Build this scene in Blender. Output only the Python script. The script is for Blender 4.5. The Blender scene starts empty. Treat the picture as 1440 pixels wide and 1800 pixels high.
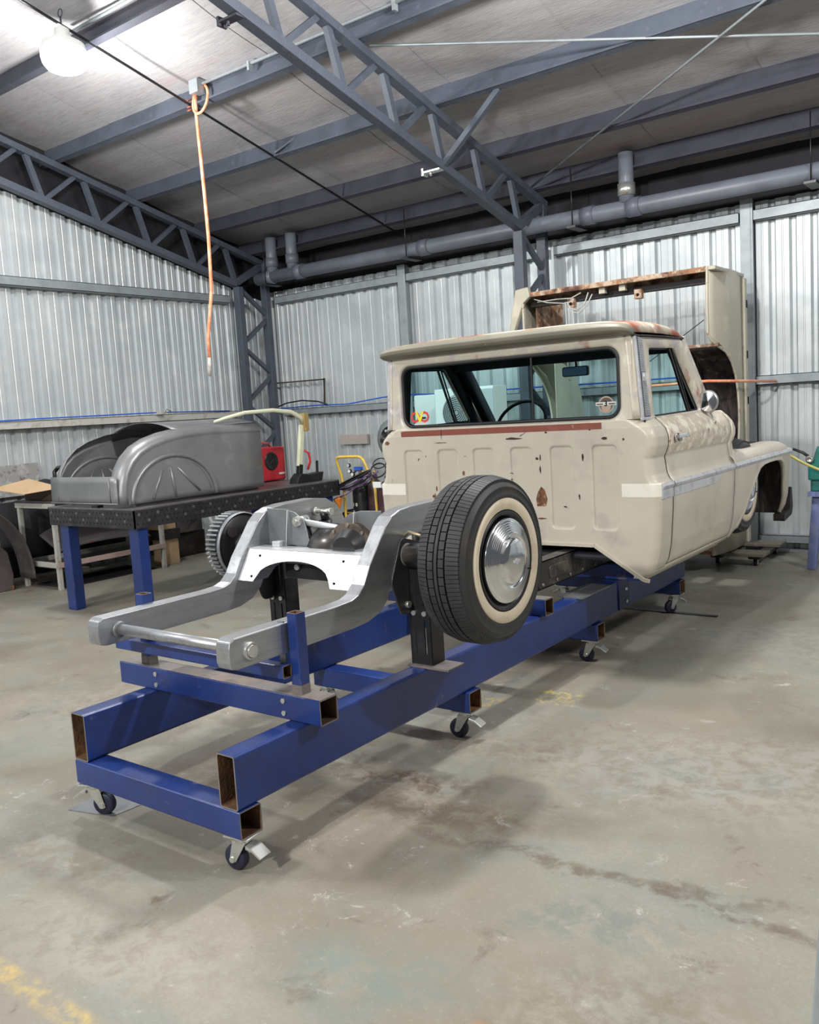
import bpy, bmesh, math, random
from mathutils import Vector, Matrix
PI = math.pi
random.seed(7)
SC = bpy.context.scene
COL = SC.collection
# ------------------------------------------------------------------ camera
cam = bpy.data.cameras.new('camera'); camo = bpy.data.objects.new('camera', cam); COL.objects.link(camo)
cam.sensor_fit = 'HORIZONTAL'; cam.sensor_width = 36.0; cam.lens = 38.507
cam.clip_start = 0.05; cam.clip_end = 100
def cam_axes(yaw, pitch, roll):
    cy, sy = math.cos(yaw), math.sin(yaw)
    fwd = Vector((sy*math.cos(pitch), cy*math.cos(pitch), -math.sin(pitch)))
    right = Vector((cy, -sy, 0)); up = right.cross(fwd)
    r2 = math.cos(roll)*right + math.sin(roll)*up
    u2 = -math.sin(roll)*right + math.cos(roll)*up
    return r2, u2, fwd
r2, u2, fw = cam_axes(math.radians(-37.2766), math.radians(6.45853), math.radians(-3.51751))
camo.matrix_world = Matrix(((r2.x, u2.x, -fw.x, 0), (r2.y, u2.y, -fw.y, 0), (r2.z, u2.z, -fw.z, 1.6), (0, 0, 0, 1)))
SC.camera = camo
# ------------------------------------------------------------------ world, exposure
w = bpy.data.worlds.new('world'); SC.world = w; w.use_nodes = True
bg = w.node_tree.nodes['Background']
bg.inputs[0].default_value = (0.90, 0.94, 1.0, 1); bg.inputs[1].default_value = 0.11
SC.view_settings.view_transform = 'Standard'; SC.view_settings.look = 'None'
SC.view_settings.exposure = 0.0; SC.view_settings.gamma = 1.0
SC.view_settings.use_curve_mapping = False
# ------------------------------------------------------------------ lamps of the bays that stand outside the frame (x, y, z, watts)
BAY_LAMPS = [(-2.4, 4.54, 4.74, 165), (2.0, 4.54, 4.74, 200), (-1.9, -3.4, 4.7, 640), (-6.8, -.6, 5.5, 200)]
VISIBLE_LAMP = (-6.78, 4.54, 4.74, 85)

# ------------------------------------------------------------------ materials
MATS = {}
def M(name, col, rough=0.5, metal=0.0, layers=(), bump=0.0, bscale=40, stretch=None, var=0.0, vscale=4, trans=0.0, emit=None, coat=0.0, ior=None, wave=None, alpha=None):
    """procedural principled material; layers = (colour, noise scale, low, high[, roughness][, offset])"""
    if name in MATS: return MATS[name]
    m = bpy.data.materials.new(name); m.use_nodes = True; MATS[name] = m
    nt = m.node_tree; N = nt.nodes; L = nt.links
    b = N['Principled BSDF']
    b.inputs['Roughness'].default_value = rough; b.inputs['Metallic'].default_value = metal
    c4 = tuple(col)+(1,)
    b.inputs['Base Color'].default_value = c4
    if trans: b.inputs['Transmission Weight'].default_value = trans
    if ior: b.inputs['IOR'].default_value = ior
    if coat: b.inputs['Coat Weight'].default_value = coat; b.inputs['Coat Roughness'].default_value = 0.15
    if emit:
        b.inputs['Emission Color'].default_value = tuple(emit[0])+(1,); b.inputs['Emission Strength'].default_value = emit[1]
    tc = N.new('ShaderNodeTexCoord'); mp = N.new('ShaderNodeMapping'); L.new(tc.outputs['Object'], mp.inputs[0])
    if stretch: mp.inputs['Scale'].default_value = stretch
    cur = None
    if var:
        n = N.new('ShaderNodeTexNoise'); n.inputs['Scale'].default_value = vscale; n.inputs['Detail'].default_value = 6
        L.new(mp.outputs[0], n.inputs['Vector'])
        r = N.new('ShaderNodeMapRange'); r.inputs[1].default_value = .3; r.inputs[2].default_value = .7
        r.inputs[3].default_value = 1-var; r.inputs[4].default_value = 1+var; L.new(n.outputs[0], r.inputs[0])
        v = N.new('ShaderNodeVectorMath'); v.operation = 'SCALE'; v.inputs[0].default_value = col
        L.new(r.outputs[0], v.inputs['Scale']); cur = v.outputs[0]
    rcur = None
    for i, ly in enumerate(layers):
        lc, sc, lo, hi = ly[:4]; lr = ly[4] if len(ly) > 4 else None
        n = N.new('ShaderNodeTexNoise'); n.inputs['Scale'].default_value = sc; n.inputs['Detail'].default_value = 8; n.inputs['Roughness'].default_value = .6
        ad = N.new('ShaderNodeVectorMath'); ad.operation = 'ADD'; ad.inputs[1].default_value = (3.7*i+1.3, 5.1*i, 2.9*i)
        L.new(mp.outputs[0], ad.inputs[0]); L.new(ad.outputs[0], n.inputs['Vector'])
        r = N.new('ShaderNodeMapRange'); r.inputs[1].default_value = lo; r.inputs[2].default_value = hi; L.new(n.outputs[0], r.inputs[0])
        mx = N.new('ShaderNodeMix'); mx.data_type = 'RGBA'; L.new(r.outputs[0], mx.inputs[0])
        if cur: L.new(cur, mx.inputs[6])
        else: mx.inputs[6].default_value = c4
        mx.inputs[7].default_value = tuple(lc)+(1,); cur = mx.outputs[2]
        if lr is not None:
            mr = N.new('ShaderNodeMix'); mr.data_type = 'FLOAT'; L.new(r.outputs[0], mr.inputs[0])
            if rcur: L.new(rcur, mr.inputs[2])
            else: mr.inputs[2].default_value = rough
            mr.inputs[3].default_value = lr; rcur = mr.outputs[0]
    if cur: L.new(cur, b.inputs['Base Color'])
    if rcur: L.new(rcur, b.inputs['Roughness'])
    if bump:
        n = N.new('ShaderNodeTexNoise'); n.inputs['Scale'].default_value = bscale; n.inputs['Detail'].default_value = 5
        L.new(mp.outputs[0], n.inputs['Vector'])
        bp = N.new('ShaderNodeBump'); bp.inputs['Strength'].default_value = bump; bp.inputs['Distance'].default_value = .01
        L.new(n.outputs[0], bp.inputs['Height']); L.new(bp.outputs[0], b.inputs['Normal'])
    return m
RUST = (.16, .065, .025)
def floor_mat():
    m = bpy.data.materials.new('concrete_floor'); m.use_nodes = True; nt = m.node_tree; N = nt.nodes; L = nt.links
    b = N['Principled BSDF']; tc = N.new('ShaderNodeTexCoord')
    def noise(sc, off=0, det=8, ro=.6, st=None):
        mp = N.new('ShaderNodeMapping'); mp.inputs['Location'].default_value = (off, off*1.7, 0)
        if st: mp.inputs['Scale'].default_value = st
        L.new(tc.outputs['Object'], mp.inputs[0])
        n = N.new('ShaderNodeTexNoise'); n.inputs['Scale'].default_value = sc; n.inputs['Detail'].default_value = det; n.inputs['Roughness'].default_value = ro
        n.inputs['Distortion'].default_value = .4
        L.new(mp.outputs[0], n.inputs['Vector']); return n.outputs[0]
    def rng(s, lo, hi, a=0, c=1):
        r = N.new('ShaderNodeMapRange'); r.inputs[1].default_value = lo; r.inputs[2].default_value = hi; r.inputs[3].default_value = a; r.inputs[4].default_value = c
        L.new(s, r.inputs[0]); return r.outputs[0]
    def mul(a, c_):
        r = N.new('ShaderNodeMath'); r.operation = 'MULTIPLY'; L.new(a, r.inputs[0])
        if isinstance(c_, float): r.inputs[1].default_value = c_
        else: L.new(c_, r.inputs[1])
        return r.outputs[0]
    def mix(f, a, c_):
        x = N.new('ShaderNodeMix'); x.data_type = 'RGBA'; L.new(f, x.inputs[0])
        if isinstance(a, tuple): x.inputs[6].default_value = a+(1,)
        else: L.new(a, x.inputs[6])
        x.inputs[7].default_value = c_+(1,); return x.outputs[2]
    c = mix(rng(noise(.55, 3), .42, .58), (.255, .225, .178), (.262, .265, .225))
    c = mix(mul(rng(noise(1.3, 11), .5, .68), .6), c, (.34, .305, .255))
    c = mix(mul(rng(noise(2.1, 21), .53, .66), .7), c, (.215, .245, .215))
    c = mix(mul(rng(noise(.9, 31), .52, .70), .7), c, (.155, .125, .09))
    c = mix(mul(rng(noise(3.2, 41, 10, .7), .60, .70), .8), c, (.12, .085, .06))
    c = mix(mul(rng(noise(9, 51, 10, .75), .58, .66), rng(noise(1.1, 55), .5, .6)), c, (.50, .48, .43))
    c = mix(mul(rng(noise(60, 61, 4, .7), .40, .60), .30), c, (.20, .18, .15))
    c = mix(mul(rng(noise(30, 71, 6, .8), .63, .70), .7), c, (.10, .08, .06))
    c = mix(mul(rng(noise(2.3, 87), .715, .74), .5), c, (.40, .18, .08))
    # cracks, oil and dirt marks with a place of their own
    pw = N.new('ShaderNodeTexNoise'); pw.inputs['Scale'].default_value = 3.0; pw.inputs['Detail'].default_value = 8; L.new(tc.outputs['Object'], pw.inputs['Vector'])
    sb = N.new('ShaderNodeVectorMath'); sb.operation = 'SUBTRACT'; sb.inputs[1].default_value = (.5, .5, .5); L.new(pw.outputs[1], sb.inputs[0])
    sc_ = N.new('ShaderNodeVectorMath'); sc_.operation = 'SCALE'; sc_.inputs['Scale'].default_value = .28; L.new(sb.outputs[0], sc_.inputs[0])
    wv = N.new('ShaderNodeVectorMath'); wv.operation = 'ADD'; L.new(tc.outputs['Object'], wv.inputs[0]); L.new(sc_.outputs[0], wv.inputs[1])
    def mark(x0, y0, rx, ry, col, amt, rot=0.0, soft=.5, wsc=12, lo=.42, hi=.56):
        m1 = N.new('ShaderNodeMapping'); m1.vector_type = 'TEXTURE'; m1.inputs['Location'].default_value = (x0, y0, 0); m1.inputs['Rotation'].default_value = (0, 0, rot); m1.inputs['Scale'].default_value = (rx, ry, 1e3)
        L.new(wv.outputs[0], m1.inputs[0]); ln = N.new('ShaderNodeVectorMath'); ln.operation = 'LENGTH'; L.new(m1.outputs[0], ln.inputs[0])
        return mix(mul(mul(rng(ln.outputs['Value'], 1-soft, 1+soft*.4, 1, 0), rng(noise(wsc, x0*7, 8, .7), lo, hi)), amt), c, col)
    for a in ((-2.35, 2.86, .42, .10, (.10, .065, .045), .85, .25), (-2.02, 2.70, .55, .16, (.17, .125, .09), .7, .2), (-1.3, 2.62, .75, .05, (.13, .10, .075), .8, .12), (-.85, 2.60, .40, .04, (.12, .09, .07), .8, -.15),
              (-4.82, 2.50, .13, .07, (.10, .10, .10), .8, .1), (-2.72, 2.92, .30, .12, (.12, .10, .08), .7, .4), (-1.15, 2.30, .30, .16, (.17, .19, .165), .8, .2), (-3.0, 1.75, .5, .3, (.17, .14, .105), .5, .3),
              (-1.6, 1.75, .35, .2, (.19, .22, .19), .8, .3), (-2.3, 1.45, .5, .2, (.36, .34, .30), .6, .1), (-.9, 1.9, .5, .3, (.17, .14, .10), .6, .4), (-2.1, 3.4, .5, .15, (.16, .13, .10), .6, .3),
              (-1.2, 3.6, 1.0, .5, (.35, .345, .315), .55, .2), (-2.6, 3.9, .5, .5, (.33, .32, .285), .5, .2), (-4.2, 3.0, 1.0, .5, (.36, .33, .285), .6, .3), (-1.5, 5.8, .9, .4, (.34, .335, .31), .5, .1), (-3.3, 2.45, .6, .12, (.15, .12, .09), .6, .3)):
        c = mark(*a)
    c = mix(mul(rng(noise(5, 131, 12, .8), .60, .66), rng(noise(.8, 135), .42, .55)), c, (.46, .445, .40))
    c = mix(mul(rng(noise(45, 141, 6, .8), .60, .68), .55), c, (.42, .40, .36))
    # worn yellow line across the floor at the near left, and two yellow scuffs
    sx = N.new('ShaderNodeSeparateXYZ'); L.new(tc.outputs['Object'], sx.inputs[0])
    def band(o, a, c_, sft):
        u = mul(rng(sx.outputs[o], a-sft, a+sft), rng(sx.outputs[o], c_-sft, c_+sft, 1, 0)); return u
    worn = rng(noise(14, 91, 8, .7), .42, .66)
    line = mul(mul(band(1, 1.145, 1.215, .012), band(0, -6.0, -2.05, .12)), worn)
    c = mix(line, c, (.50, .37, .13))
    for (x0, x1, y0, y1) in ((-2.35, -2.12, 4.05, 4.28), (-2.62, -2.45, 3.85, 4.0)):
        s = mul(mul(band(0, x0, x1, .04), band(1, y0, y1, .04)), rng(noise(20, 95, 8, .7), .5, .6))
        c = mix(s, c, (.52, .42, .13))
    L.new(c, b.inputs['Base Color'])
    L.new(rng(noise(2, 101), .35, .65, .42, .68), b.inputs['Roughness'])
    bp = N.new('ShaderNodeBump'); bp.inputs['Strength'].default_value = .25; bp.inputs['Distance'].default_value = .006
    L.new(noise(25, 111, 10, .7), bp.inputs['Height']); L.new(bp.outputs[0], b.inputs['Normal'])
    return m
def zrust(name, col, z0, amount=.5, layers=(), **k):
    return M(name, col, layers=layers, **k)

BLUE = M('blue_paint', (.011, .030, .150), .34, 0, [((.016, .045, .205), 2.2, .45, .65), ((.02, .03, .10), 5, .60, .72), ((.13, .13, .17), 9, .66, .74, .5), (RUST, 14, .70, .76, .8)], bump=.05, bscale=60, coat=.15)
BLUEL = M('light_blue_paint', (.16, .20, .40), .5, 0, [((.25, .29, .42), 6, .5, .7)], bump=.05)
BLUED = M('dark_blue_paint', (.012, .022, .105), .42, 0, [((.02, .02, .05), 5, .55, .7), (RUST, 12, .68, .76, .8)], bump=.05)
RUSTM = M('rusted_steel', (.09, .045, .022), .85, 0, [((.26, .13, .055), 6, .50, .66), ((.05, .03, .02), 6, .52, .7)], bump=.3, bscale=90)
TOPST = M('bare_mill_steel', (.20, .185, .18), .55, .3, [((.28, .22, .18), 6, .48, .65), ((.12, .10, .10), 9, .55, .7)], bump=.08)
BRUSH = M('brushed_steel', (.42, .435, .455), .36, .80, [((.32, .33, .345), 3, .45, .65, .45), ((.48, .50, .52), 12, .58, .7)], bump=.05, bscale=30, stretch=(9, .6, 9))
PLATE = M('bright_sheet_steel', (.66, .68, .70), .38, .55, [((.60, .62, .64), 4, .5, .7)], bump=.03)
STEEL = M('grey_plate_steel', (.27, .285, .30), .48, .6, [((.20, .21, .22), 5, .45, .65)], bump=.04)
ZINC = M('zinc_plated', (.62, .64, .62), .33, .75, [((.50, .49, .40), 15, .5, .7)], bump=.05)
CHROME = M('chrome', (.82, .83, .85), .09, 1.0)
CHROMEW = M('worn_chrome', (.66, .67, .70), .34, .45, [((.46, .47, .51), 18, .48, .68, .4), ((.80, .82, .86), 30, .6, .7)], bump=.1, bscale=80)
BLACK = M('black_paint', (.012, .012, .014), .38, 0, [((.03, .03, .035), 8, .5, .7)])
DARK = M('dark_underside', (.02, .018, .018), .6, 0, [((.05, .035, .028), 12, .5, .7)])
RUBBER = M('tyre_rubber', (.022, .024, .026), .62, 0, [((.040, .043, .046), 9, .45, .68)], bump=.05)
RUBBERD = M('dusty_sidewall', (.030, .031, .032), .55, 0, [((.055, .045, .034), 6, .55, .72)], bump=.04)
WHITEW = M('cream_whitewall', (.72, .62, .47), .5, 0, [((.60, .50, .36), 7, .5, .7)])
CREAM = M('cream_body_paint', (.545, .50, .415), .42, 0,
          [((.61, .56, .47), 1.6, .42, .62), ((.47, .42, .36), 3.1, .55, .70), ((.40, .33, .27), 9, .67, .74), ((.13, .06, .03), 17, .715, .735, .8)], bump=.06, bscale=9, coat=.1)
CREAMF = M('flaking_cream_paint', (.60, .53, .43), .5, 0,
          [((.80, .76, .64), 11, .50, .56), ((.50, .42, .36), 8, .56, .62), ((.34, .24, .19), 15, .64, .68), ((.12, .055, .03), 16, .69, .71, .8)], bump=.25, bscale=14)
SAND = M('sanded_body_steel', (.66, .61, .50), .42, .1, [((.55, .50, .52), 5, .48, .62, .35), ((.40, .17, .13), 4, .60, .70), ((.82, .78, .68), 9, .55, .66)], bump=.05)
PRIMER = M('red_oxide_primer', (.235, .062, .042), .55, 0, [((.30, .10, .07), 5, .5, .7), ((.5, .42, .36), 12, .66, .72)])
ROOFM = M('worn_roof_paint', (.46, .42, .33), .5, 0, [((.60, .55, .44), 6, .48, .60), ((.30, .08, .05), 2.5, .50, .60), ((.42, .20, .12), 14, .62, .7)], bump=.06)
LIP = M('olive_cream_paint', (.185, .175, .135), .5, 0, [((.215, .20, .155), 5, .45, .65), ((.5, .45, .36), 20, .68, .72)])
WHITES = M('white_filler_patch', (.86, .83, .73), .5, 0, [((.80, .76, .66), 8, .5, .7)])
GLASS = M('tinted_glass', (.78, .94, .95), .02, 0, trans=1.0, ior=1.0)
GASKET = M('black_rubber_gasket', (.012, .012, .014), .5)
INTER = M('dark_interior', (.012, .013, .020), .7, 0, [((.03, .03, .05), 5, .5, .7)])
STRUCT = M('grey_blue_structural_paint', (.072, .086, .115), .50, 0, [((.058, .068, .09), 4, .45, .65), ((.10, .115, .15), 14, .6, .72)], bump=.03)
STRUCTD = M('dark_structural_paint', (.046, .048, .068), .55, 0, [((.036, .038, .054), 4, .45, .65)], bump=.03)
GIRT = M('galvanised_girt', (.33, .37, .39), .45, .35, [((.27, .30, .32), 6, .45, .65)])
SHEET = M('zincalume_sheet', (.58, .62, .635), .40, .35, [((.50, .545, .56), .8, .40, .62), ((.64, .68, .69), 3, .5, .7)], bump=.02, bscale=8)
FOIL = M('foil_insulation', (.40, .39, .40), .68, .10, [((.34, .33, .345), 5, .42, .62), ((.43, .425, .43), 16, .5, .68), ((.40, .30, .30), .7, .62, .74)], bump=.30, bscale=18, stretch=(.7, 6, 6))
PIPE = M('grey_pvc_pipe', (.165, .185, .225), .42, 0, [((.13, .145, .18), 3, .45, .65)])
PIPEJ = M('pipe_coupling', (.135, .15, .19), .42)
YELLOW = M('yellow_paint', (.72, .50, .09), .4, 0, [((.5, .33, .06), 9, .55, .7)])
RED = M('red_enamel', (.55, .022, .035), .35, 0, [((.40, .02, .03), 4, .5, .7)])
ORANGE = M('orange_hose', (.86, .27, .13), .45, 0, [((.90, .45, .28), 9, .45, .6)])
ORANGEP = M('orange_plastic', (.85, .28, .04), .45)
COPPER = M('purple_hose', (.13, .08, .17), .45, 0, [((.28, .18, .32), 8, .55, .65)])
MAROON = M('maroon_cylinder', (.055, .025, .030), .42, 0, [((.09, .05, .05), 7, .5, .7)])
GASBLK = M('black_cylinder', (.015, .016, .020), .35)
HOSEB = M('blue_hose', (.03, .13, .62), .45)
WHITEP = M('white_plastic', (.78, .80, .78), .45)
WHITED = M('worn_white_paint', (.50, .50, .46), .5, 0, [((.36, .33, .28), 10, .52, .66), ((.14, .11, .08), 16, .66, .74)])
CARD = M('cardboard', (.60, .42, .25), .8, 0, [((.52, .36, .20), 5, .5, .7)])
LIMEP = M('pale_green_hose', (.66, .68, .50), .45)
TABLET = M('dark_perforated_steel', (.040, .040, .046), .42, .4, [((.09, .085, .085), 12, .56, .70), ((.02, .02, .022), 5, .5, .7)])
TABTOP = M('bare_table_top', (.17, .16, .165), .38, .6, [((.25, .24, .24), 7, .5, .7)])
HOLE = M('hole_black', (.004, .004, .005), .9)
TEAL = M('green_enamel', (.010, .16, .13), .4, 0, [((.02, .09, .08), 9, .5, .7)])
BODYST = M('raw_body_steel', (.27, .275, .285), .38, .45, [((.22, .225, .235), 2.2, .42, .62, .42), ((.32, .325, .335), 6, .58, .7)], bump=.04, bscale=12)
SCRAP = M('dark_scrap_panel', (.085, .078, .080), .5, .3, [((.15, .135, .13), 4, .5, .68), ((.13, .05, .04), 7, .60, .7)])
BROWNR = M('rusted_bed_steel', (.34, .17, .09), .75, 0, [((.55, .42, .30), 12, .46, .56), ((.10, .045, .03), 6, .50, .62), ((.60, .55, .44), 5, .62, .70)], bump=.25)
BEDP = M('aged_bed_paint', (.50, .465, .37), .45, 0, [((.44, .42, .34), 2, .45, .6), ((.58, .53, .43), 5, .55, .68), ((.30, .14, .08), 13, .69, .73)], bump=.04)
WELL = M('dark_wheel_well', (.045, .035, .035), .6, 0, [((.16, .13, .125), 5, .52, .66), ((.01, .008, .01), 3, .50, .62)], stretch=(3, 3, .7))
FRAMEO = M('old_frame_steel', (.055, .052, .050), .45, .4, [((.15, .14, .125), 7, .50, .62, .35), ((.26, .25, .24), 4, .62, .70)], bump=.1, bscale=20)
LAMPM = M('lamp_diffuser', (1, 1, 1), .5, emit=((1, 1, 1), 14))
CLOTH = M('black_cloth', (.02, .02, .024), .9)
REDST = M('sticker_red', (.75, .07, .06), .4)
YELST = M('sticker_yellow', (.90, .80, .05), .4)
WHST = M('sticker_white', (.72, .72, .66), .4)
TANST = M('sticker_tan', (.46, .35, .27), .4)

# ------------------------------------------------------------------ mesh builder
class MB:
    def __init__(s): s.v = []; s.f = []; s.m = []; s.sm = []
    def add(s, vs, fs, m=0, sm=False):
        o = len(s.v); s.v += [tuple(v) for v in vs]
        for i, f in enumerate(fs):
            s.f.append(tuple(o+k for k in f)); s.m.append(m if not isinstance(m, (list, tuple)) else m[i]); s.sm.append(sm)
        return s
    def box(s, x0, x1, y0, y1, z0, z1, m=0):
        vs = [(x, y, z) for x in (x0, x1) for y in (y0, y1) for z in (z0, z1)]
        return s.add(vs, [(0, 1, 3, 2), (4, 6, 7, 5), (0, 4, 5, 1), (2, 3, 7, 6), (0, 2, 6, 4), (1, 5, 7, 3)], m)
    def bar(s, a, b, w, h, up=(0, 0, 1), m=0):
        a = Vector(a); b = Vector(b); d = (b-a).normalized(); r = d.cross(Vector(up)).normalized(); u = r.cross(d)
        vs = [p + r*(sx*w/2) + u*(sz*h/2) for p in (a, b) for sx, sz in ((-1, -1), (1, -1), (1, 1), (-1, 1))]
        return s.add(vs, [(0, 1, 2, 3), (4, 7, 6, 5), (0, 4, 5, 1), (1, 5, 6, 2), (2, 6, 7, 3), (3, 7, 4, 0)], m)
    def ring(s, c, r, ax, n):
        c = Vector(c); ax = Vector(ax).normalized(); t = Vector((0, 0, 1)) if abs(ax.z) < .9 else Vector((1, 0, 0))
        p = ax.cross(t).normalized(); q = ax.cross(p)
        return [c + p*(r*math.cos(2*PI*i/n)) + q*(r*math.sin(2*PI*i/n)) for i in range(n)]
    def cyl(s, a, b, r, n=16, r1=None, m=0, caps=True, cm=None):
        a = Vector(a); b = Vector(b); r1 = r if r1 is None else r1
        vs = s.ring(a, r, b-a, n) + s.ring(b, r1, b-a, n)
        s.add(vs, [(i, (i+1) % n, n+(i+1) % n, n+i) for i in range(n)], m, True)
        if caps:
            s.add(vs[:n], [tuple(reversed(range(n)))], m if cm is None else cm); s.add(vs[n:], [tuple(range(n))], m if cm is None else cm)
        return s
    def tube(s, pts, r, n=8, m=0, closed=False):
        P = [Vector(p) for p in pts]; k = len(P); rr = r if isinstance(r, (list, tuple)) else [r]*k
        base = len(s.v); prev = None
        for i in range(k):
            if closed: d = P[(i+1) % k]-P[i-1]
            else: d = P[min(i+1, k-1)]-P[max(i-1, 0)]
            d.normalize()
            if prev is None: t = Vector((0, 0, 1)) if abs(d.z) < .9 else Vector((1, 0, 0)); p = d.cross(t).normalized()
            else: p = (prev - d*prev.dot(d)).normalized()
            prev = p; q = d.cross(p)
            s.v += [tuple(P[i] + p*(rr[i]*math.cos(2*PI*j/n)) + q*(rr[i]*math.sin(2*PI*j/n))) for j in range(n)]
        for i in range(k if closed else k-1):
            for j in range(n):
                a = base+i*n; b = base+((i+1) % k)*n
                s.f.append((a+j, a+(j+1) % n, b+(j+1) % n, b+j)); s.m.append(m); s.sm.append(True)
        if not closed:
            s.f.append(tuple(base+j for j in reversed(range(n)))); s.f.append(tuple(base+(k-1)*n+j for j in range(n))); s.m += [m, m]; s.sm += [False, False]
        return s
    def lathe(s, prof, c, ax, n=48, m=0, sm=True):
        """prof = [(radius, height along axis[, material of the segment after])]"""
        rings = [s.ring(Vector(c)+Vector(ax).normalized()*h[1], max(h[0], 1e-5), ax, n) for h in prof]
        o = len(s.v)
        for r in rings: s.v += [tuple(p) for p in r]
        for i in range(len(prof)-1):
            mm = prof[i][2] if len(prof[i]) > 2 else m
            for j in range(n):
                s.f.append((o+i*n+j, o+i*n+(j+1) % n, o+(i+1)*n+(j+1) % n, o+(i+1)*n+j)); s.m.append(mm); s.sm.append(sm)
        return s
    def prism(s, poly, plane, a0, a1, m=0, sm=False):
        """poly of 2D points in plane 'yz' / 'xz' / 'xy', extruded between a0 and a1 on the third axis"""
        def P(p, a):
            return {'yz': (a, p[0], p[1]), 'xz': (p[0], a, p[1]), 'xy': (p[0], p[1], a)}[plane]
        n = len(poly); vs = [P(p, a0) for p in poly]+[P(p, a1) for p in poly]
        s.add(vs, [(i, (i+1) % n, n+(i+1) % n, n+i) for i in range(n)], m, sm)
        s.add(vs, [tuple(range(n)), tuple(range(2*n-1, n-1, -1))], m)
        return s
    def grid(s, fn, nu, nv, m=0, sm=True):
        o = len(s.v)
        s.v += [tuple(fn(i/nu, j/nv)) for j in range(nv+1) for i in range(nu+1)]
        for j in range(nv):
            for i in range(nu):
                a = o+j*(nu+1)+i; s.f.append((a, a+1, a+nu+2, a+nu+1)); s.sm.append(sm)
                s.m.append(m(i/nu, j/nv) if callable(m) else m)
        return s
    def band(s, A, B, m=0, sm=False):
        n = len(A); return s.add(list(A)+list(B), [(i, (i+1) % n, n+(i+1) % n, n+i) for i in range(n)], m, sm)
    def rtube(s, axis, a0, a1, c, w, h, t=.005, r=.008, m=(0, 1, 2)):
        """hollow rectangular tube along axis, centre c in the other two axes (w first, h second): outside, inside, rim"""
        def pts(hw, hh, rr):
            o = []
            for cx, cy, st in ((hw-rr, hh-rr, 0), (-hw+rr, hh-rr, 90), (-hw+rr, -hh+rr, 180), (hw-rr, -hh+rr, 270)):
                for k in range(4):
                    a = math.radians(st+30*k); o.append((c[0]+cx+rr*math.cos(a), c[1]+cy+rr*math.sin(a)))
            return o
        def P(p, a): return {'x': (a, p[0], p[1]), 'y': (p[0], a, p[1]), 'z': (p[0], p[1], a)}[axis]
        O = pts(w/2, h/2, r); I = pts(w/2-t, h/2-t, max(r-t, .001))
        O0 = [P(p, a0) for p in O]; O1 = [P(p, a1) for p in O]; I0 = [P(p, a0) for p in I]; I1 = [P(p, a1) for p in I]
        s.band(O0, O1, m[0]); s.band(I1, I0, m[1]); s.band(I0, O0, m[2]); s.band(O1, I1, m[2])
        return s
    def build(s, name, mats, parent=None, bevel=0, solid=0, origin=None):
        if not isinstance(mats, (list, tuple)): mats = [mats]
        off = WORLD.get(parent.name, Vector((0, 0, 0))) if parent else (Vector(origin) if origin else Vector((0, 0, 0)))
        me = bpy.data.meshes.new(name); me.from_pydata([tuple(Vector(v)-off) for v in s.v], [], s.f)
        for m in mats: me.materials.append(m)
        me.polygons.foreach_set('material_index', s.m); me.polygons.foreach_set('use_smooth', s.sm)
        bm = bmesh.new(); bm.from_mesh(me); bmesh.ops.remove_doubles(bm, verts=bm.verts, dist=1e-5)
        bmesh.ops.recalc_face_normals(bm, faces=bm.faces); bm.to_mesh(me); bm.free(); me.update()
        o = bpy.data.objects.new(name, me); COL.objects.link(o)
        if parent: o.parent = parent
        else: o.location = off
        WORLD[o.name] = off
        if solid:
            k = o.modifiers.new('solid', 'SOLIDIFY'); k.thickness = solid; k.offset = 0
        if bevel:
            k = o.modifiers.new('bevel', 'BEVEL'); k.width = bevel; k.segments = 2; k.limit_method = 'ANGLE'; k.angle_limit = math.radians(40)
            k.harden_normals = False
        return o
WORLD = {}
def thing(name, loc, label, cat, group=None):
    o = bpy.data.objects.new(name, None); COL.objects.link(o); o.location = loc; o.empty_display_size = .05
    WORLD[o.name] = Vector(loc); return tag(o, label, cat, group)
def tag(o, label, cat, group=None):
    o['label'] = label; o['category'] = cat
    if group: o['group'] = group
    return o
def struct(o): o['kind'] = 'structure'; return o
def copy_tree(o, parent=None):
    c = o.copy(); COL.objects.link(c)
    if parent: c.parent = parent
    WORLD[c.name] = WORLD.get(o.name, Vector((0, 0, 0))).copy()
    for ch in list(o.children): copy_tree(ch, c)
    return c
def rrect(cx, cy, hw, hh, r, k=6):
    o = []
    for sx, sy, st in ((1, 1, 0), (-1, 1, 90), (-1, -1, 180), (1, -1, 270)):
        for i in range(k+1):
            a = math.radians(st+90*i/k); o.append((cx+sx*(hw-r)+r*math.cos(a), cy+sy*(hh-r)+r*math.sin(a)))
    return o
def rpoly(P, r, k=5):
    """rounded polygon"""
    o = []; n = len(P)
    for i in range(n):
        p = Vector(P[i]); a = (Vector(P[i-1])-p); b = (Vector(P[(i+1) % n])-p); rr = r[i] if isinstance(r, (list, tuple)) else r
        a1 = p+a.normalized()*min(rr, a.length*.45); b1 = p+b.normalized()*min(rr, b.length*.45)
        for j in range(k+1):
            t = j/k; q = a1*(1-t)**2+p*2*t*(1-t)+b1*t*t; o.append((q.x, q.y))
    return o
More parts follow.
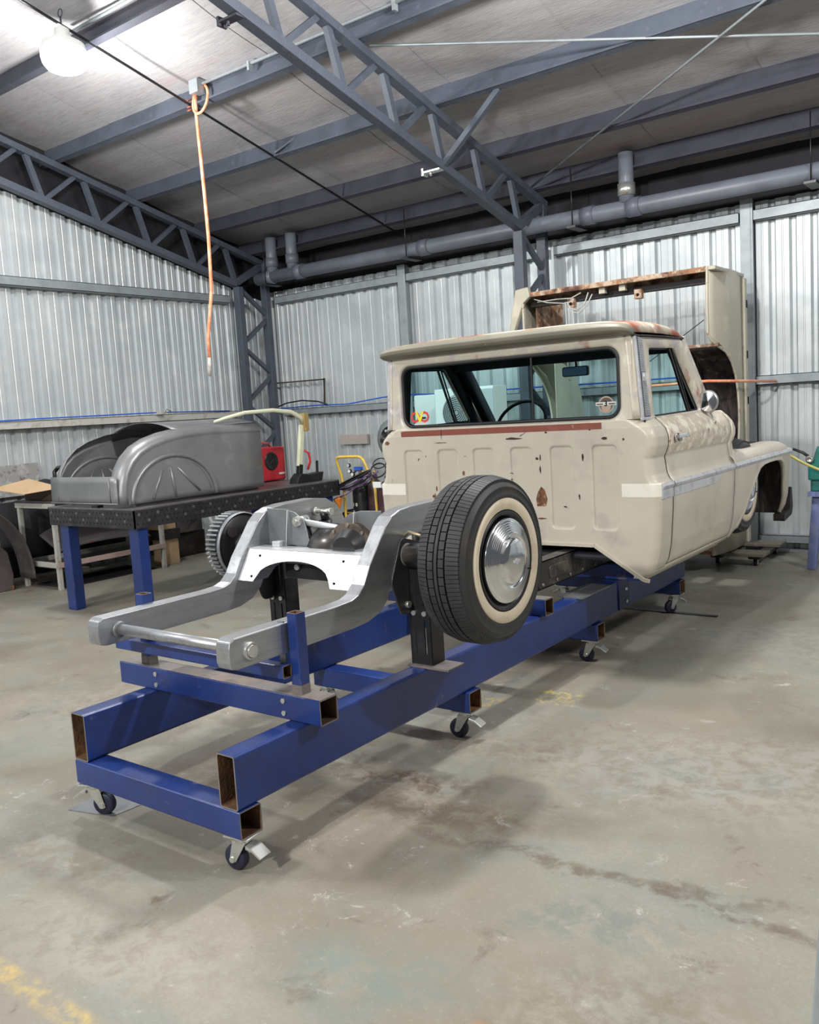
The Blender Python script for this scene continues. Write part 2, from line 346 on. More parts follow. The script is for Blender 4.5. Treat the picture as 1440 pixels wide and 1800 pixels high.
def text(s, size, name, mat, parent, loc, rot, extrude=.001):
    cu = bpy.data.curves.new(name, 'FONT'); cu.body = s; cu.size = size; cu.align_x = 'CENTER'; cu.align_y = 'CENTER'; cu.extrude = extrude
    cu.offset = size*.035; cu.fill_mode = 'BOTH'; cu.resolution_u = 2
    t = bpy.data.objects.new(name, cu); COL.objects.link(t)
    me = bpy.data.meshes.new_from_object(t); bpy.data.objects.remove(t)
    o = bpy.data.objects.new(name, me); COL.objects.link(o); me.materials.clear(); me.materials.append(mat)
    if parent: o.parent = parent
    o.location = Vector(loc)-WORLD.get(parent.name, Vector((0, 0, 0))); o.rotation_euler = rot
    return o

# ================================================================== the setting
FLX0, FLX1, FLY0, FLY1 = -9.45, 4.6, -4.0, 9.2
f = MB(); f.box(FLX0-.1, FLX1, FLY0, FLY1+.1, -.12, 0); struct(f.build('floor', floor_mat()))
def ceil_z(y): return 4.98-.255*(y-5.35)
def corr(name, along, a0, a1, fixed, inward, zt, pitch=.19, phase=0):
    """ribbed wall sheet; wide flat pans stand towards the room, narrow ribs lie outward"""
    prof = [(0, 0), (.020, -.036), (.052, -.036), (.072, 0), (.122, 0), (.127, -.004), (.138, -.004), (.143, 0)]
    pts = []; a = a0+phase
    while a < a1:
        for u, d in prof:
            if a+u <= a1: pts.append((a+u, d))
        a += pitch
    s = MB(); n = len(pts)
    for u, d in pts:
        p = fixed+d*inward; z1 = zt(u) if callable(zt) else zt
        for z in (.0, z1):
            s.v.append((u, p, z) if along == 'x' else (p, u, z))
    for i in range(n-1):
        s.f.append((2*i, 2*i+1, 2*i+3, 2*i+2)); s.m.append(0); s.sm.append(False)
    o = s.build(name, SHEET, solid=.002); struct(o); return o
def zbot(y): return 4.30-.255*(y-5.2)
corr('wall_back', 'x', -9.42, FLX1, 9.15, -1, 3.43)
corr('wall_left', 'y', FLY0, 9.15, -9.38, 1, lambda y: zbot(y)+.02)
# ceiling: strips of foil blanket that run down the slope and sag between the purlins
PURL = [8.80, 8.03, 6.99, 5.93, 4.86, 3.79, 2.72, 1.65, .58, -.49, -1.56, -2.63, -3.7]
root = MB(); root.grid(lambda u, v: (FLX0+u*(FLX1-FLX0), FLY0+v*13.5, ceil_z(FLY0+v*13.5)+.05), 1, 1); croof = struct(root.build('ceiling', SHEET, solid=.004))
def sag(y):
    ys = sorted(PURL+[9.6])
    for a, b in zip(ys, ys[1:]):
        if a <= y <= b:
            t = (y-a)/(b-a); return -.028*math.sin(PI*t)**1.0
    return 0
x = FLX0; k = 0
while x < FLX1:
    x1 = min(x+1.22, FLX1); s = MB(); dz = .005*(k % 2)
    s.grid(lambda u, v: (x+u*(x1-x)+(.02 if u == 1 else 0), FLY0+v*13.42, ceil_z(FLY0+v*13.42)+sag(FLY0+v*13.42)+dz-.006*math.sin(u*PI)), 4, 120)
    s.build('insulation_strip', FOIL, croof); x = x1; k += 1
# girts and posts of the walls
g = MB()
def cgirt(s, axis, a0, a1, pos, z0, z1, d):
    """lipped C girt with its open side down; pos = wall side coordinate, d = depth towards the room"""
    t = .006
    for (p0, p1, q0, q1) in ((pos, pos+d, z1-t, z1), (pos+d-math.copysign(t, d), pos+d, z0, z1), (pos, pos+d, z0, z0+t)):
        lo, hi = min(p0, p1), max(p0, p1)
        if axis == 'x': s.box(a0, a1, lo, hi, q0, q1)
        else: s.box(lo, hi, a0, a1, q0, q1)
n = 1
for (z0, z1) in ((3.24, 3.34), (1.66, 1.75), (.09, .17)):
    for (a0, a1) in ((-9.05, -6.84), (-6.74, -4.78), (-4.65, -2.64), (-2.50, FLX1)):
        s = MB(); cgirt(s, 'x', a0, a1, 9.15, z0, z1, -.10); struct(s.build('trim_%d' % n, GIRT)); n += 1
for (z0, z1) in ((3.24, 3.34), (1.68, 1.77)):
    s = MB(); cgirt(s, 'y', FLY0, 8.40, -9.38, z0, z1, .13); struct(s.build('trim_%d' % n, GIRT if z0 > 2 else WHITED)); n += 1
for xc in (-6.79, -2.57, 1.6):
    s = MB(); s.box(xc-.05, xc+.05, 9.03, 9.145, 0, 3.45); s.box(xc+.05, xc+.07, 9.03, 9.036, 0, 3.45); struct(s.build('trim_%d' % n, GIRT, bevel=.004)); n += 1
s = MB(); s.box(-9.4, FLX1, 9.10, 9.135, 0, .025); struct(s.build('baseboard_back', GIRT))

# ------------------------------------------------------------------ roof steelwork
def ztop(y): return 4.715-.255*(y-5.35)
def zbot(y): return 4.30-.255*(y-5.2)
def truss(xc, label, y_end=8.95, y0=-3.8, group=None):
    t = thing('roof_truss', (xc, y_end, ztop(y_end)), label, 'truss')
    up = Vector((0, .255, 1)).normalized()
    MB().bar((xc, y0, ztop(y0)), (xc, y_end+.05, ztop(y_end+.05)), .10, .07, up).build('top_chord', STRUCT, t, bevel=.006)
    MB().bar((xc, y0, zbot(y0)), (xc, 8.42, zbot(8.42)), .10, .08, up).build('bottom_chord', STRUCT, t, bevel=.006)
    y = 8.42; step = .50; k = 0
    while y > y0+.6:
        # V web: a post that leans and a diagonal
        MB().bar((xc, y, zbot(y)+.03), (xc, y-.14-.0, ztop(y-.14)-.03), .06, .05, (1, 0, 0)).build('web_post', STRUCT, t)
        MB().bar((xc, y-step*1.28, zbot(y-step*1.28)+.03), (xc, y-.26, ztop(y-.26)-.03), .05, .045, (1, 0, 0)).build('web_diagonal', STRUCT, t)
        y -= step*1.38; k += 1
    MB().bar((xc, 8.42, zbot(8.42)+.02), (xc, 8.92, ztop(8.92)-.04), .09, .08, (1, 0, 0)).build('end_brace', STRUCT, t, bevel=.005)
    return t
def lattice(xc, label):
    t = thing('lattice_column', (xc, 8.68, 0), label, 'column')
    MB().box(xc-.055, xc+.055, 8.39, 8.48, 0, 3.44).build('front_chord', STRUCT, t, bevel=.006)
    MB().box(xc-.055, xc+.055, 8.90, 8.98, 0, 3.80).build('rear_chord', STRUCT, t, bevel=.006)
    z = 3.42; k = 0
    while z > .35:
        MB().bar((xc, 8.46, z), (xc, 8.92, z-.33), .05, .05, (1, 0, 0)).build('lacing', STRUCT, t)
        MB().bar((xc, 8.92, z-.40), (xc, 8.46, z-.73), .05, .05, (1, 0, 0)).build('lacing', STRUCT, t); z -= .80
    MB().box(xc-.12, xc+.12, 8.33, 9.04, 0, .015).build('base_plate', STRUCT, t)
    return t
tr = truss(-4.72, 'grey blue roof truss over the beige pickup, meeting the middle lattice column')
for (yy, zz) in ((4.55, zbot(4.55)), (6.95, zbot(6.95))):
    s = MB(); s.box(-4.86, -4.68, yy-.035, yy+.045, zz-.055, zz-.04); s.box(-4.88, -4.86, yy-.035, yy+.045, zz-.075, zz-.01); s.cyl((-4.80, yy, zz-.085), (-4.80, yy, zz-.03), .012, 8)
    s.build('bolted_cleat', ZINC if yy > 6 else STRUCTD, tr)
truss(-9.15, 'grey blue roof truss along the top of the left wall')
lattice(-4.73, 'grey blue lattice column standing behind the pickup cab')
lattice(-9.12, 'grey blue lattice column in the corner of the two walls')
pn = ['hidden behind the big drain pipe at the low edge of the roof', 'nearest the drain pipe, second from the low edge', 'third up from the low edge of the roof, middle of the ceiling', 'that the orange hose hangs from', 'just beyond the round ceiling lamp', 'at the very top left, nearest the camera in view']
for i, y in enumerate(PURL[:6]):
    z0 = 4.78-.255*(y-5.35); s = MB(); up = Vector((0, .255, 1)).normalized()
    a = Vector((FLX0, y, z0+.10)); b = Vector((FLX1, y, z0+.10))
    s.bar(a, b, .006, .20, up); s.bar(a+Vector((0, -.035, -.10)), b+Vector((0, -.035, -.10)), .07, .006, up); s.bar(a+Vector((0, .035, .10)), b+Vector((0, .035, .10)), .07, .006, up)
    s.bar(a+Vector((0, -.068, -.088)), b+Vector((0, -.068, -.088)), .005, .02, up)
    o = s.build('roof_purlin', STRUCTD if i not in (2, 3) else STRUCT, origin=(FLX0, y, z0))
    tag(o, ('grey roof purlin ' + pn[i]), 'purlin', 'roof purlins')
# sag rod, bracing rods
def rod(pts, r, m, label, cat='rod', name='bracing_rod'):
    o = MB().tube(pts, r, 6).build(name, m, origin=pts[0]); tag(o, label, cat); return o
rod([(-6.78, y, 4.77-.255*(y-5.35)) for y in (-3, 3, 9.05)], .012, BLACK, 'thin black rod running down the slope under the purlins past the orange hose', name='sag_rod')
rod([(-4.65, 5.96, 4.60), (1.5, 9.0, 3.86)], .011, GIRT, 'thin grey bracing rod from the top of the truss towards the right edge')
rod([(-4.67, 8.65, 3.92), (1.5, 4.9, 4.86)], .011, GIRT, 'thin grey bracing rod rising right from the middle lattice column')
for y, xr in ((6.0, -4.55), (7.0, -4.55)):
    pass
o = MB().bar((-4.70, 7.0, zbot(7.0)), (-4.05, 6.99, 4.36), .05, .05).build('fly_brace', STRUCT, tr)
o = MB().bar((-6.76, 6.93, 4.40), (-6.45, 7.05, 4.56), .03, .02).build('fly_brace', STRUCT, tr)
# conduit clipped above the purlin
s = MB(); s.tube([(-7.0, 4.78, ceil_z(4.78)-.07), (FLX1, 4.78, ceil_z(4.78)-.07)], .014, 8)
for xx in (-5.9, -3.9, -2.2): s.box(xx-.012, xx+.012, 4.755, 4.805, ceil_z(4.78)-.12, ceil_z(4.78)-.05)
tag(s.build('electrical_conduit', GIRT, origin=(-7, 4.78, 4.6)), 'thin grey conduit along the purlin by the round ceiling lamp', 'conduit')
s = MB(); s.tube([(-6.62, 5.86, ceil_z(5.86)-.06), (FLX1, 5.86, ceil_z(5.86)-.06)], .014, 8)
for xx in (-5.95, -4.3): s.box(xx-.012, xx+.012, 5.835, 5.885, ceil_z(5.86)-.12, ceil_z(5.86)-.04)
s.box(-6.72, -6.60, 5.80, 5.90, ceil_z(5.86)-.14, ceil_z(5.86)-.02)
tag(s.build('electrical_conduit', GIRT, origin=(-6.6, 5.86, 4.6)), 'thin grey conduit ending in a box above the orange hose', 'conduit')

# ------------------------------------------------------------------ drain pipe
t = thing('drain_pipe', (-8.95, 8.7, 3.54), 'long grey plastic drain pipe under the eave along the back wall', 'pipe')
PZ = lambda x: 3.545-.006*(x+9)
s = MB(); s.tube([(-9.0, 8.7, PZ(-9)), (-6, 8.7, PZ(-6)), (FLX1, 8.7, PZ(FLX1))], .083, 24); s.build('pipe', PIPE, t)
for xx in (-6.15, -4.05, -3.55, -8.2, -8.75, -.4): MB().cyl((xx-.07, 8.7, PZ(xx)), (xx+.07, 8.7, PZ(xx)), .095, 24).build('coupling', PIPEJ, t)
for xx in (-8.70, -8.32, -3.63):
    r = MB().cyl((xx, 8.7, PZ(xx)+.05), (xx, 8.7, 4.05), .075, 24).build('riser', PIPE, t)
    MB().cyl((xx, 8.7, PZ(xx)+.12), (xx, 8.7, PZ(xx)+.24), .088, 24).build('collar', ZINC if xx > -4 else PIPEJ, r)
for xx in (-8.75, -6.36, -4.19, -1.88):
    s = MB(); s.tube([(xx, 8.60, PZ(xx)-.09), (xx, 8.60, 4.0)], .006, 6); s.box(xx-.05, xx+.05, 8.56, 8.86, PZ(xx)-.115, PZ(xx)-.095); s.build('hanger', BLACK, t)

# ------------------------------------------------------------------ lamps
def lamp(x, y, z, watts, label, group=None):
    t = thing('ceiling_lamp', (x, y, z), label, 'lamp', group)
    MB().lathe([(.03, .22), (.06, .20), (.07, .14), (.17, .08), (.185, .02), (.18, 0)], (x, y, z), (0, 0, 1), 32).build('housing', WHITEP, t)
    MB().lathe([(.186, .02), (.188, -.02), (.178, -.07), (.145, -.115), (.09, -.14), (0, -.15)], (x, y, z), (0, 0, 1), 32).build('diffuser', LAMPM, t)
    s = MB(); s.tube([(x, y, z+.2), (x, y, z+.30)], .008, 6); s.tube([(x+.03*math.cos(a), y, z+.33+.03*math.sin(a)) for a in [2*PI*i/16 for i in range(16)]], .005, 6, closed=True)
    s.build('hook', STRUCTD, t)
    l = bpy.data.lights.new('lamp_light', 'POINT'); l.energy = watts*2.2; l.shadow_soft_size = .12; l.color = (1.0, .985, .96)
    lo = bpy.data.objects.new('lamp_light', l); COL.objects.link(lo); lo.parent = t; lo.location = (0, 0, -.52)
    return t
lamp(*VISIBLE_LAMP, 'glowing round white ceiling lamp at the upper left')
for i, (x, y, z, e) in enumerate(BAY_LAMPS): lamp(x, y, z, e, ['round white ceiling lamp above the jig, out of the frame', 'round white ceiling lamp right of the cab, out of the frame', 'round white lamp far behind the camera, out of the frame', 'round white ceiling lamp over the far left, out of the frame'][i])

# ================================================================== the blue jig
JX0, JX1 = -3.30, -2.30
jig = thing('chassis_jig', (-2.8, 4.1, 0), 'long blue welded steel chassis jig on castors, carrying the pickup and its bare chassis', 'jig')
TM = [BLUE, RUSTM, TOPST]
def caster(x, y, yaw, parent, brake=True, m=None):
    c = MB(); c.box(-.055, .055, -.045, .045, .138, .145)
    base = Vector((x, y, 0)); R = Matrix.Rotation(yaw, 3, 'Z')
    def tr_(mb):
        mb.v = [tuple(base+R @ Vector(v)) for v in mb.v]; return mb
    p = MB(); p.box(-.055, .055, -.045, .045, .136, .144); p.cyl((0, 0, .118), (0, 0, .136), .032, 20)
    po = tr_(p).build('caster', ZINC, parent, bevel=.002)
    s = MB()
    for sy in (-1, 1):
        s.prism([(.030, .122), (-.030, .122), (-.052, .040), (-.040, .032), (-.022, .040)], 'xz', sy*.024-.0015, sy*.024+.0015)
    s.box(-.030, .030, -.025, .025, .117, .121); s.cyl((-.036, -.032, .047), (-.036, .032, .047), .011, 12)
    tr_(s).build('fork', ZINC, po)
    s = MB(); s.lathe([(.012, -.017), (.040, -.017), (.0465, -.012), (.048, 0), (.0465, .012), (.040, .017), (.012, .017)], (-.036, 0, .048), (0, 1, 0), 28)
    tr_(s).build('wheel', M('dark_blue_rubber', (.014, .016, .040), .5), po)
    if brake:
        s = MB(); s.prism([(.030, .112), (.060, .104), (.098, .076), (.092, .070), (.056, .094), (.030, .098)], 'xz', -.030, .030); s.prism([(-.02, .108), (.03, .112), (.03, .100), (-.02, .096)], 'xz', -.012, .012)
        tr_(s).build('brake_pedal', ZINC, po, bevel=.002)
for k, (y0, le, re) in enumerate(((1.98, -3.30, -2.295), (3.43, -3.30, -2.28), (4.86, -3.30, -2.28), (6.27, -3.30, -2.28))):
    MB().rtube('x', le, re, (y0, .197), .104, .104, m=(0, 1, 2)).build('cross_tube', TM, jig)
    caster(-2.345, y0+.0, math.radians(8 if k != 3 else 60), jig); caster(-3.255, y0+.0, math.radians(205 if k == 0 else 170), jig)
for xc in (-2.347, -3.254):
    MB().rtube('y', 1.93, 6.38, (xc, .351), .094, .202, t=.006, r=.012).build('rail', TM, jig)
# upper cross beams
CB = [BLUE, RUSTM, TOPST, TOPST]
def crossbeam(y0, x0, x1, z0=.453, h=.10, d=.10, topm=3):
    s = MB(); s.rtube('x', x0, x1, (y0+d/2, z0+h/2), d, h, t=.005, r=.006)
    s.box(x0, x1, y0+.004, y0+d-.004, z0+h, z0+h+.0015, topm)
    return s.build('crossbeam', CB, jig)
cb = crossbeam(2.29, -3.46, -2.22)
for xx in (-3.20, -2.41):
    for zz in (.478, .527): MB().cyl((xx, 2.284, zz), (xx, 2.292, zz), .011, 6).build('bolt', ZINC, cb)
crossbeam(4.14, -3.36, -2.265, h=.092, d=.092); cb2 = crossbeam(5.2, -3.46, -2.16)
for zz in (.38, .30): MB().cyl((-2.30, 5.28, zz), (-2.285, 5.28, zz), .012, 6).build('bolt', ZINC, cb2)
MB().box(-2.40, -2.292, 5.17, 5.33, .26, .453).build('clamp_plate', BLUED, jig)
MB().box(-2.43, -2.27, 4.60, 5.0, .453, .462).build('top_plate', STEEL, jig)
for xc in (-2.352, -3.295):
    p = MB().rtube('z', .555, .872, (xc, 2.335), .052, .052, t=.004, r=.006, m=(0, 1, 2)).build('post', TM, jig)
    MB().rtube('z', .554, .592, (xc, 2.335), .054, .054, t=.004, r=.006, m=(0, 0, 0)).build('weld_foot', [TOPST], p)
MB().rtube('x', -3.43, -2.368, (2.283, .650), .048, .052, t=.004, r=.005).build('support_tube', TM, jig)
s = MB(); s.box(-2.420, -2.414+.025, 2.30, 2.306, .66, .84)
s.build('clamp_strap', STEEL, jig)
for yy in (5.25, 6.2):
    for xc in (-2.42, -3.22): MB().rtube('z', .45 if yy > 6 else .555, .556, (xc, yy), .06, .06, t=.004).build('post', TM, jig)
MB().box(-3.3, -2.3, 5.55, 5.65, .453, .55).build('crossbeam', BLUED, jig, bevel=.006)
# black slotted axle stands on the rails
def axle_stand(xc, side):
    y = 3.10; p = MB()
    def slot_plate(s, x0, x1, yy, z0, z1):
        # plate with two slots: built as uprights and bridges
        w = x1-x0; sw = .010
        xs = [x0, x0+w*.26-sw/2, x0+w*.26+sw/2, x0+w*.74-sw/2, x0+w*.74+sw/2, x1]
        for a, b in ((0, 1), (2, 3), (4, 5)): s.box(xs[a], xs[b], yy-.004, yy+.004, z0, z1)
        for a, b in ((1, 2), (3, 4)):
            s.box(xs[a], xs[b], yy-.004, yy+.004, z0, z0+.05); s.box(xs[a], xs[b], yy-.004, yy+.004, z1-.04, z1)
            s.box(xs[a], xs[b], yy-.004, yy+.004, z0+.21, z0+.27)
    slot_plate(p, xc-.055, xc+.055, y, .462, .93)
    p.box(xc-.059, xc-.053, y-.004, y+.09, .462, .93); p.box(xc+.053, xc+.059, y+.0, y+.09, .462, .80)
    o = p.build('axle_stand', BLACK, jig)
    for dx in (-.028, .030): MB().cyl((xc+dx, y-.016, .70), (xc+dx, y-.002, .70), .012, 6).build('bolt', ZINC, o)
    MB().box(xc-.065, xc+.16*side if side > 0 else xc+.065, y-.03, y+.10, .453, .462).build('base_plate', TOPST, o)
    s = MB(); s.lathe([(.058, -.05), (.058, .05)], (xc, 3.12, .955), (1, 0, 0), 24); s.build('saddle', BLACK, o, solid=.006)
axle_stand(-2.335, 1); axle_stand(-3.24, -1)

# loose floor bits
tag(MB().box(-2.76, -2.02, 6.225, 6.265, 0, .008).build('steel_strip', BLACK, origin=(-2.4, 6.25, 0)), 'thin black steel strip lying on the floor beside the jig castor', 'strip')
s = MB(); s.prism([(-3.40, 1.93), (-3.17, 1.99), (-3.15, 2.22), (-3.30, 2.24), (-3.42, 2.10)], 'xy', 0, .003)
tag(s.build('floor_plate', STEEL, origin=(-3.28, 2.05, 0)), 'thin grey steel plate under the near left jig castor', 'plate')

# ================================================================== the pickup
XC = -2.83
truck = thing('pickup_truck', (XC, 4.7, .552), 'stripped beige classic pickup cab and bare rear chassis standing on the blue jig', 'truck')
# ---- rear frame rails (box section with a kick-up over the axle)
def rail_profile():
    top = [(2.024, .80), (2.03, .822), (2.05, .834), (2.40, .833), (2.62, .832), (2.70, .836), (2.745, .850), (2.785, .885), (2.83, .960), (2.90, 1.045), (2.955, 1.115), (3.00, 1.152), (3.06, 1.172), (3.14, 1.180), (3.36, 1.184), (3.46, 1.172), (3.53, 1.135), (3.58, 1.075), (3.64, .96), (3.72, .83), (3.80, .755), (3.90, .722), (4.30, .716)]
    bot = [(4.30, .560), (3.86, .562), (3.72, .590), (3.62, .66), (3.53, .80), (3.46, .93), (3.40, 1.01), (3.32, 1.040), (3.20, 1.050), (3.12, 1.046), (3.06, 1.02), (3.02, .95), (2.98, .86), (2.94, .79), (2.88, .745), (2.80, .722), (2.70, .716), (2.40, .714), (2.06, .714), (2.03, .722), (2.022, .745)]
    return top+bot
for x0, x1 in ((-2.460, -2.385), (-3.262, -3.187)):
    MB().prism(rail_profile(), 'yz', x0, x1).build('frame_rail', BRUSH, truck, bevel=.005)
s = MB(); s.cyl((-3.19, 2.12, .772), (-2.455, 2.12, .772), .023, 24); ct = s.build('cross_tube', BRUSH, truck)
s = MB(); s.lathe([(.034, 0), (.034, .012), (.026, .014)], (-2.386, 2.12, .772), (1, 0, 0), 24); s.cyl((-2.386, 2.12, .772), (-2.366, 2.12, .772), .024, 24); s.build('end_plug', ZINC, ct, bevel=.001)
s = MB()
for xa, xb in ((-3.187, -3.172), (-2.475, -2.46)): s.lathe([(.023, xa), (.034, xa), (.034, xb), (.023, xb)], (0, 2.12, .772), (1, 0, 0), 24)
s.build('collar', STEEL, ct)
# old front frame: channel section
for xo, xi in ((-2.385, -2.465), (-3.262, -3.182)):
    s = MB(); t_ = .006; sg = 1 if xi < xo else -1
    lo, hi = min(xo, xi), max(xo, xi)
    s.box(min(xo, xo-sg*t_), max(xo, xo-sg*t_), 4.24, 7.35, .558, .716); s.box(lo, hi, 4.24, 7.35, .710, .718); s.box(lo, hi, 4.24, 7.35, .556, .563)
    fr = s.build('front_frame_rail', FRAMEO, truck)
    p = MB(); p.prism(rpoly([(4.42, .60), (4.66, .60), (4.66, .675), (4.42, .675)], .03), 'yz', xo, xo+sg*.006); p.build('reinforcing_plate', FRAMEO, fr, bevel=.002)
    for i in range(5): MB().cyl((xo, 4.34+.17*i, .582), (xo+sg*.008, 4.34+.17*i, .582), .009, 8).build('rivet', TOPST, fr)
# sheet crossmember with arched cut-out that follows the kick-up
def kick(z):  # y of the sheet as it leans with the rails
    return 2.79+(z-.85)*.62
N_ = 28; front = []; XR, XL = -2.462, -3.185; xm = (XR+XL)/2-.02
outer_top = [(XL+(XR-XL)*i/N_, .992) for i in range(N_+1)]
bot_ = []
for i in range(N_+1):
    x = XL+(XR-XL)*i/N_; d = abs(x-xm)
    z = .853
    if d < .235: z = .853 + .098*math.sqrt(max(0, 1-(d/.235)**2))**.8
    bot_.append((x, z))
s = MB()
for yo in (0, .004):
    s.add([(p[0], kick(p[1])+yo, p[1]) for p in outer_top]+[(p[0], kick(p[1])+yo, p[1]) for p in bot_], [(i, i+1, N_+2+i, N_+1+i) for i in range(N_)])
pl = s.build('rear_crossmember', PLATE, truck)
s = MB(); s.box(XL, XR, kick(.992), 2.985, .988, .995); s.build('top_flange', PLATE, pl)
for (xx, zz) in ((-3.09, .965), (-3.10, .875), (-2.56, .965), (-2.575, .875)): MB().cyl((xx, kick(zz)-.004, zz), (xx, kick(zz)+.001, zz), .006, 10).build('rivet', HOLE, pl)
s = MB(); s.add([(p[0], kick(p[1])+.004, p[1]) for p in bot_]+[(p[0], kick(p[1])+.10, p[1]) for p in bot_], [(i, i+1, N_+2+i, N_+1+i) for i in range(N_)]); s.build('arch_flange', STEEL, pl)
# shock towers: rounded plates with a hole, and an upright stiffener
for x0, sg in ((-3.187, 1), (-2.46, -1)):
    out = [(x0, .992), (x0+sg*.29, .992), (x0+sg*.275, 1.06), (x0+sg*.24, 1.12), (x0+sg*.19, 1.155), (x0+sg*.12, 1.17), (x0, 1.172)]
    tw = MB().prism(out if sg > 0 else out[::-1], 'xz', 3.02, 3.026).build('shock_tower', STEEL, truck, bevel=.002)
    MB().prism([(2.985, .995), (3.02, .995), (3.02, 1.165), (3.008, 1.165)], 'yz', x0+sg*.148, x0+sg*.153).build('stiffener', PLATE, tw)
    s = MB(); s.lathe([(.020, 0), (.027, 0), (.027, -.006), (.020, -.006)], (x0+sg*.205, 3.02, 1.085), (0, 1, 0), 20); s.cyl((x0+sg*.205, 3.012, 1.085), (x0+sg*.205, 3.019, 1.085), .020, 20, m=1); s.build('eyelet', [STEEL, DARK], tw)
    if sg > 0: MB().box(x0+.10, x0+.15, 2.94, 2.985, .995, 1.022).build('bump_stop', PLATE, tw, bevel=.003)
# ---- rear axle
AY, AZ = 3.09, .967
s = MB(); s.tube([(-3.62, AY, AZ), (-2.98, AY, AZ)], .040, 20); s.tube([(-2.66, AY, AZ), (-2.02, AY, AZ)], .040, 20); s.lathe([(.04, 0), (.075, .14), (.13, .22), (.13, .36), (.075, .44), (.04, .52)], (-2.93-.15, AY, AZ), (1, 0, 0), 24)
ax = s.build('axle_housing', M('dark_glossy_axle', (.03, .03, .034), .25, .4, [((.10, .09, .08), 6, .5, .7)]), truck)
# diff cover faces the rear
dcx, dcz = -2.63, 1.0
prof = [(math.cos(a)*.145, math.sin(a)*.125) for a in [math.radians(22.5+45*k) for k in range(8)]]
o8 = rpoly([(dcx+p[0], dcz+p[1]) for p in prof], .03, 3)
i8 = rpoly([(dcx+p[0]*.78, dcz+p[1]*.78) for p in prof], .03, 3); j8 = rpoly([(dcx+p[0]*.5, dcz+p[1]*.5) for p in prof], .03, 3)
s = MB(); P3 = lambda L_, y: [(a, y, b) for a, b in L_]
s.band(P3(o8, 3.02), P3(o8, 2.985), 1); s.band(P3(o8, 2.985), P3(i8, 2.985), 1); s.band(P3(i8, 2.985), P3(j8, 2.945), 0, True); s.add(P3(j8, 2.945), [tuple(range(len(j8)))], 0)
dc = s.build('differential_cover', [M('oily_black_cast', (.06, .062, .065), .18, .6), M('dirty_flange', (.14, .11, .085), .6, .2, [((.05, .04, .035), 9, .5, .7)])], truck)
for k in range(8):
    a = math.radians(k*45); bx, bz = dcx+math.cos(a)*.122, dcz+math.sin(a)*.107; MB().cyl((bx, 2.976, bz), (bx, 2.986, bz), .009, 6).build('bolt', TOPST, dc)
MB().cyl((-2.99, 3.02, 1.115), (-2.44, 3.10, 1.035), .016, 16).build('panhard_bar', PLATE, truck)
s = MB(); s.prism(rpoly([(-3.01, 1.00), (-2.88, .97), (-2.90, 1.05), (-2.925, 1.135), (-2.995, 1.135)], .02), 'xz', 3.00, 3.006); s.prism(rpoly([(-3.01, 1.00), (-2.88, .97), (-2.90, 1.05), (-2.925, 1.135), (-2.995, 1.135)], .02), 'xz', 3.04, 3.046)
pb = s.build('panhard_bracket', STEEL, truck, bevel=.002)
s = MB(); s.cyl((-2.96, 2.985, 1.115), (-2.96, 3.06, 1.115), .024, 16); s.cyl((-2.96, 2.975, 1.115), (-2.96, 2.986, 1.115), .013, 6); s.build('bush', ZINC, pb)
for xs, sg in ((-3.187, 1), (-2.46, -1)):
    s = MB(); s.cyl((xs+sg*.065, 3.37, 1.07), (xs+sg*.065, 3.42, .70), .034, 16); s.cyl((xs+sg*.065, 3.36, 1.115), (xs+sg*.065, 3.37, 1.07), .022, 12); sh = s.build('shock_absorber', BLACK, truck)
    s = MB(); s.cyl((xs, 3.36, 1.115), (xs+sg*.11, 3.36, 1.115), .012, 12); s.cyl((xs+sg*.11, 3.36, 1.115), (xs+sg*.122, 3.36, 1.115), .020, 6); s.cyl((xs+sg*.01, 3.36, 1.115), (xs+sg*.02, 3.36, 1.115), .022, 12); s.build('mount_bolt', ZINC, sh)
# suspension arm plate outside each rail, below the axle
    xo = -2.385 if sg < 0 else -3.262
    p = MB(); p.prism(rpoly([(3.02, .70), (3.20, .70), (3.24, 1.0), (3.05, 1.05), (2.96, .86)], .03), 'yz', min(xo, xo-sg*.008), max(xo, xo-sg*.008)); ap = p.build('arm_bracket', M('dark_plate', (.07, .07, .078), .45, .5), truck, bevel=.002)
    MB().cyl((xo-sg*.008, 3.06, .745), (xo-sg*.026, 3.06, .745), .016, 6).build('bolt', ZINC, ap)
# pinion crossmember seen under the arch
s = MB(); s.box(-3.02, -2.60, 2.95, 3.05, .845, .925); s.cyl((-3.03, 3.0, .875), (-2.92, 3.0, .875), .040, 20); s.prism([(-2.62, .84), (-2.56, .80), (-2.50, .82), (-2.52, .90), (-2.60, .94), (-2.66, .93)], 'xz', 2.93, 3.03)
cm = s.build('lower_crossmember', BLACK, truck, bevel=.006)
MB().cyl((-2.925, 2.93, .905), (-2.925, 2.948, .905), .014, 12).build('bolt', ZINC, cm)
MB().box(-2.98, -2.74, 2.90, 2.99, .930, .938).build('cover_plate', STEEL, cm)
s = MB(); s.tube([(-2.41, 3.10, 1.04), (-2.34, 3.06, 1.075), (-2.28, 3.08, 1.055), (-2.24, 3.12, 1.06), (-2.20, 3.10, .99)], .007, 8); s.build('brake_line', M('brass_line', (.45, .38, .24), .4, .6), truck)
s = MB(); s.cyl((-2.44, 3.09, .967), (-2.375, 3.09, .967), .052, 20); s.build('axle_clamp', ZINC, truck)

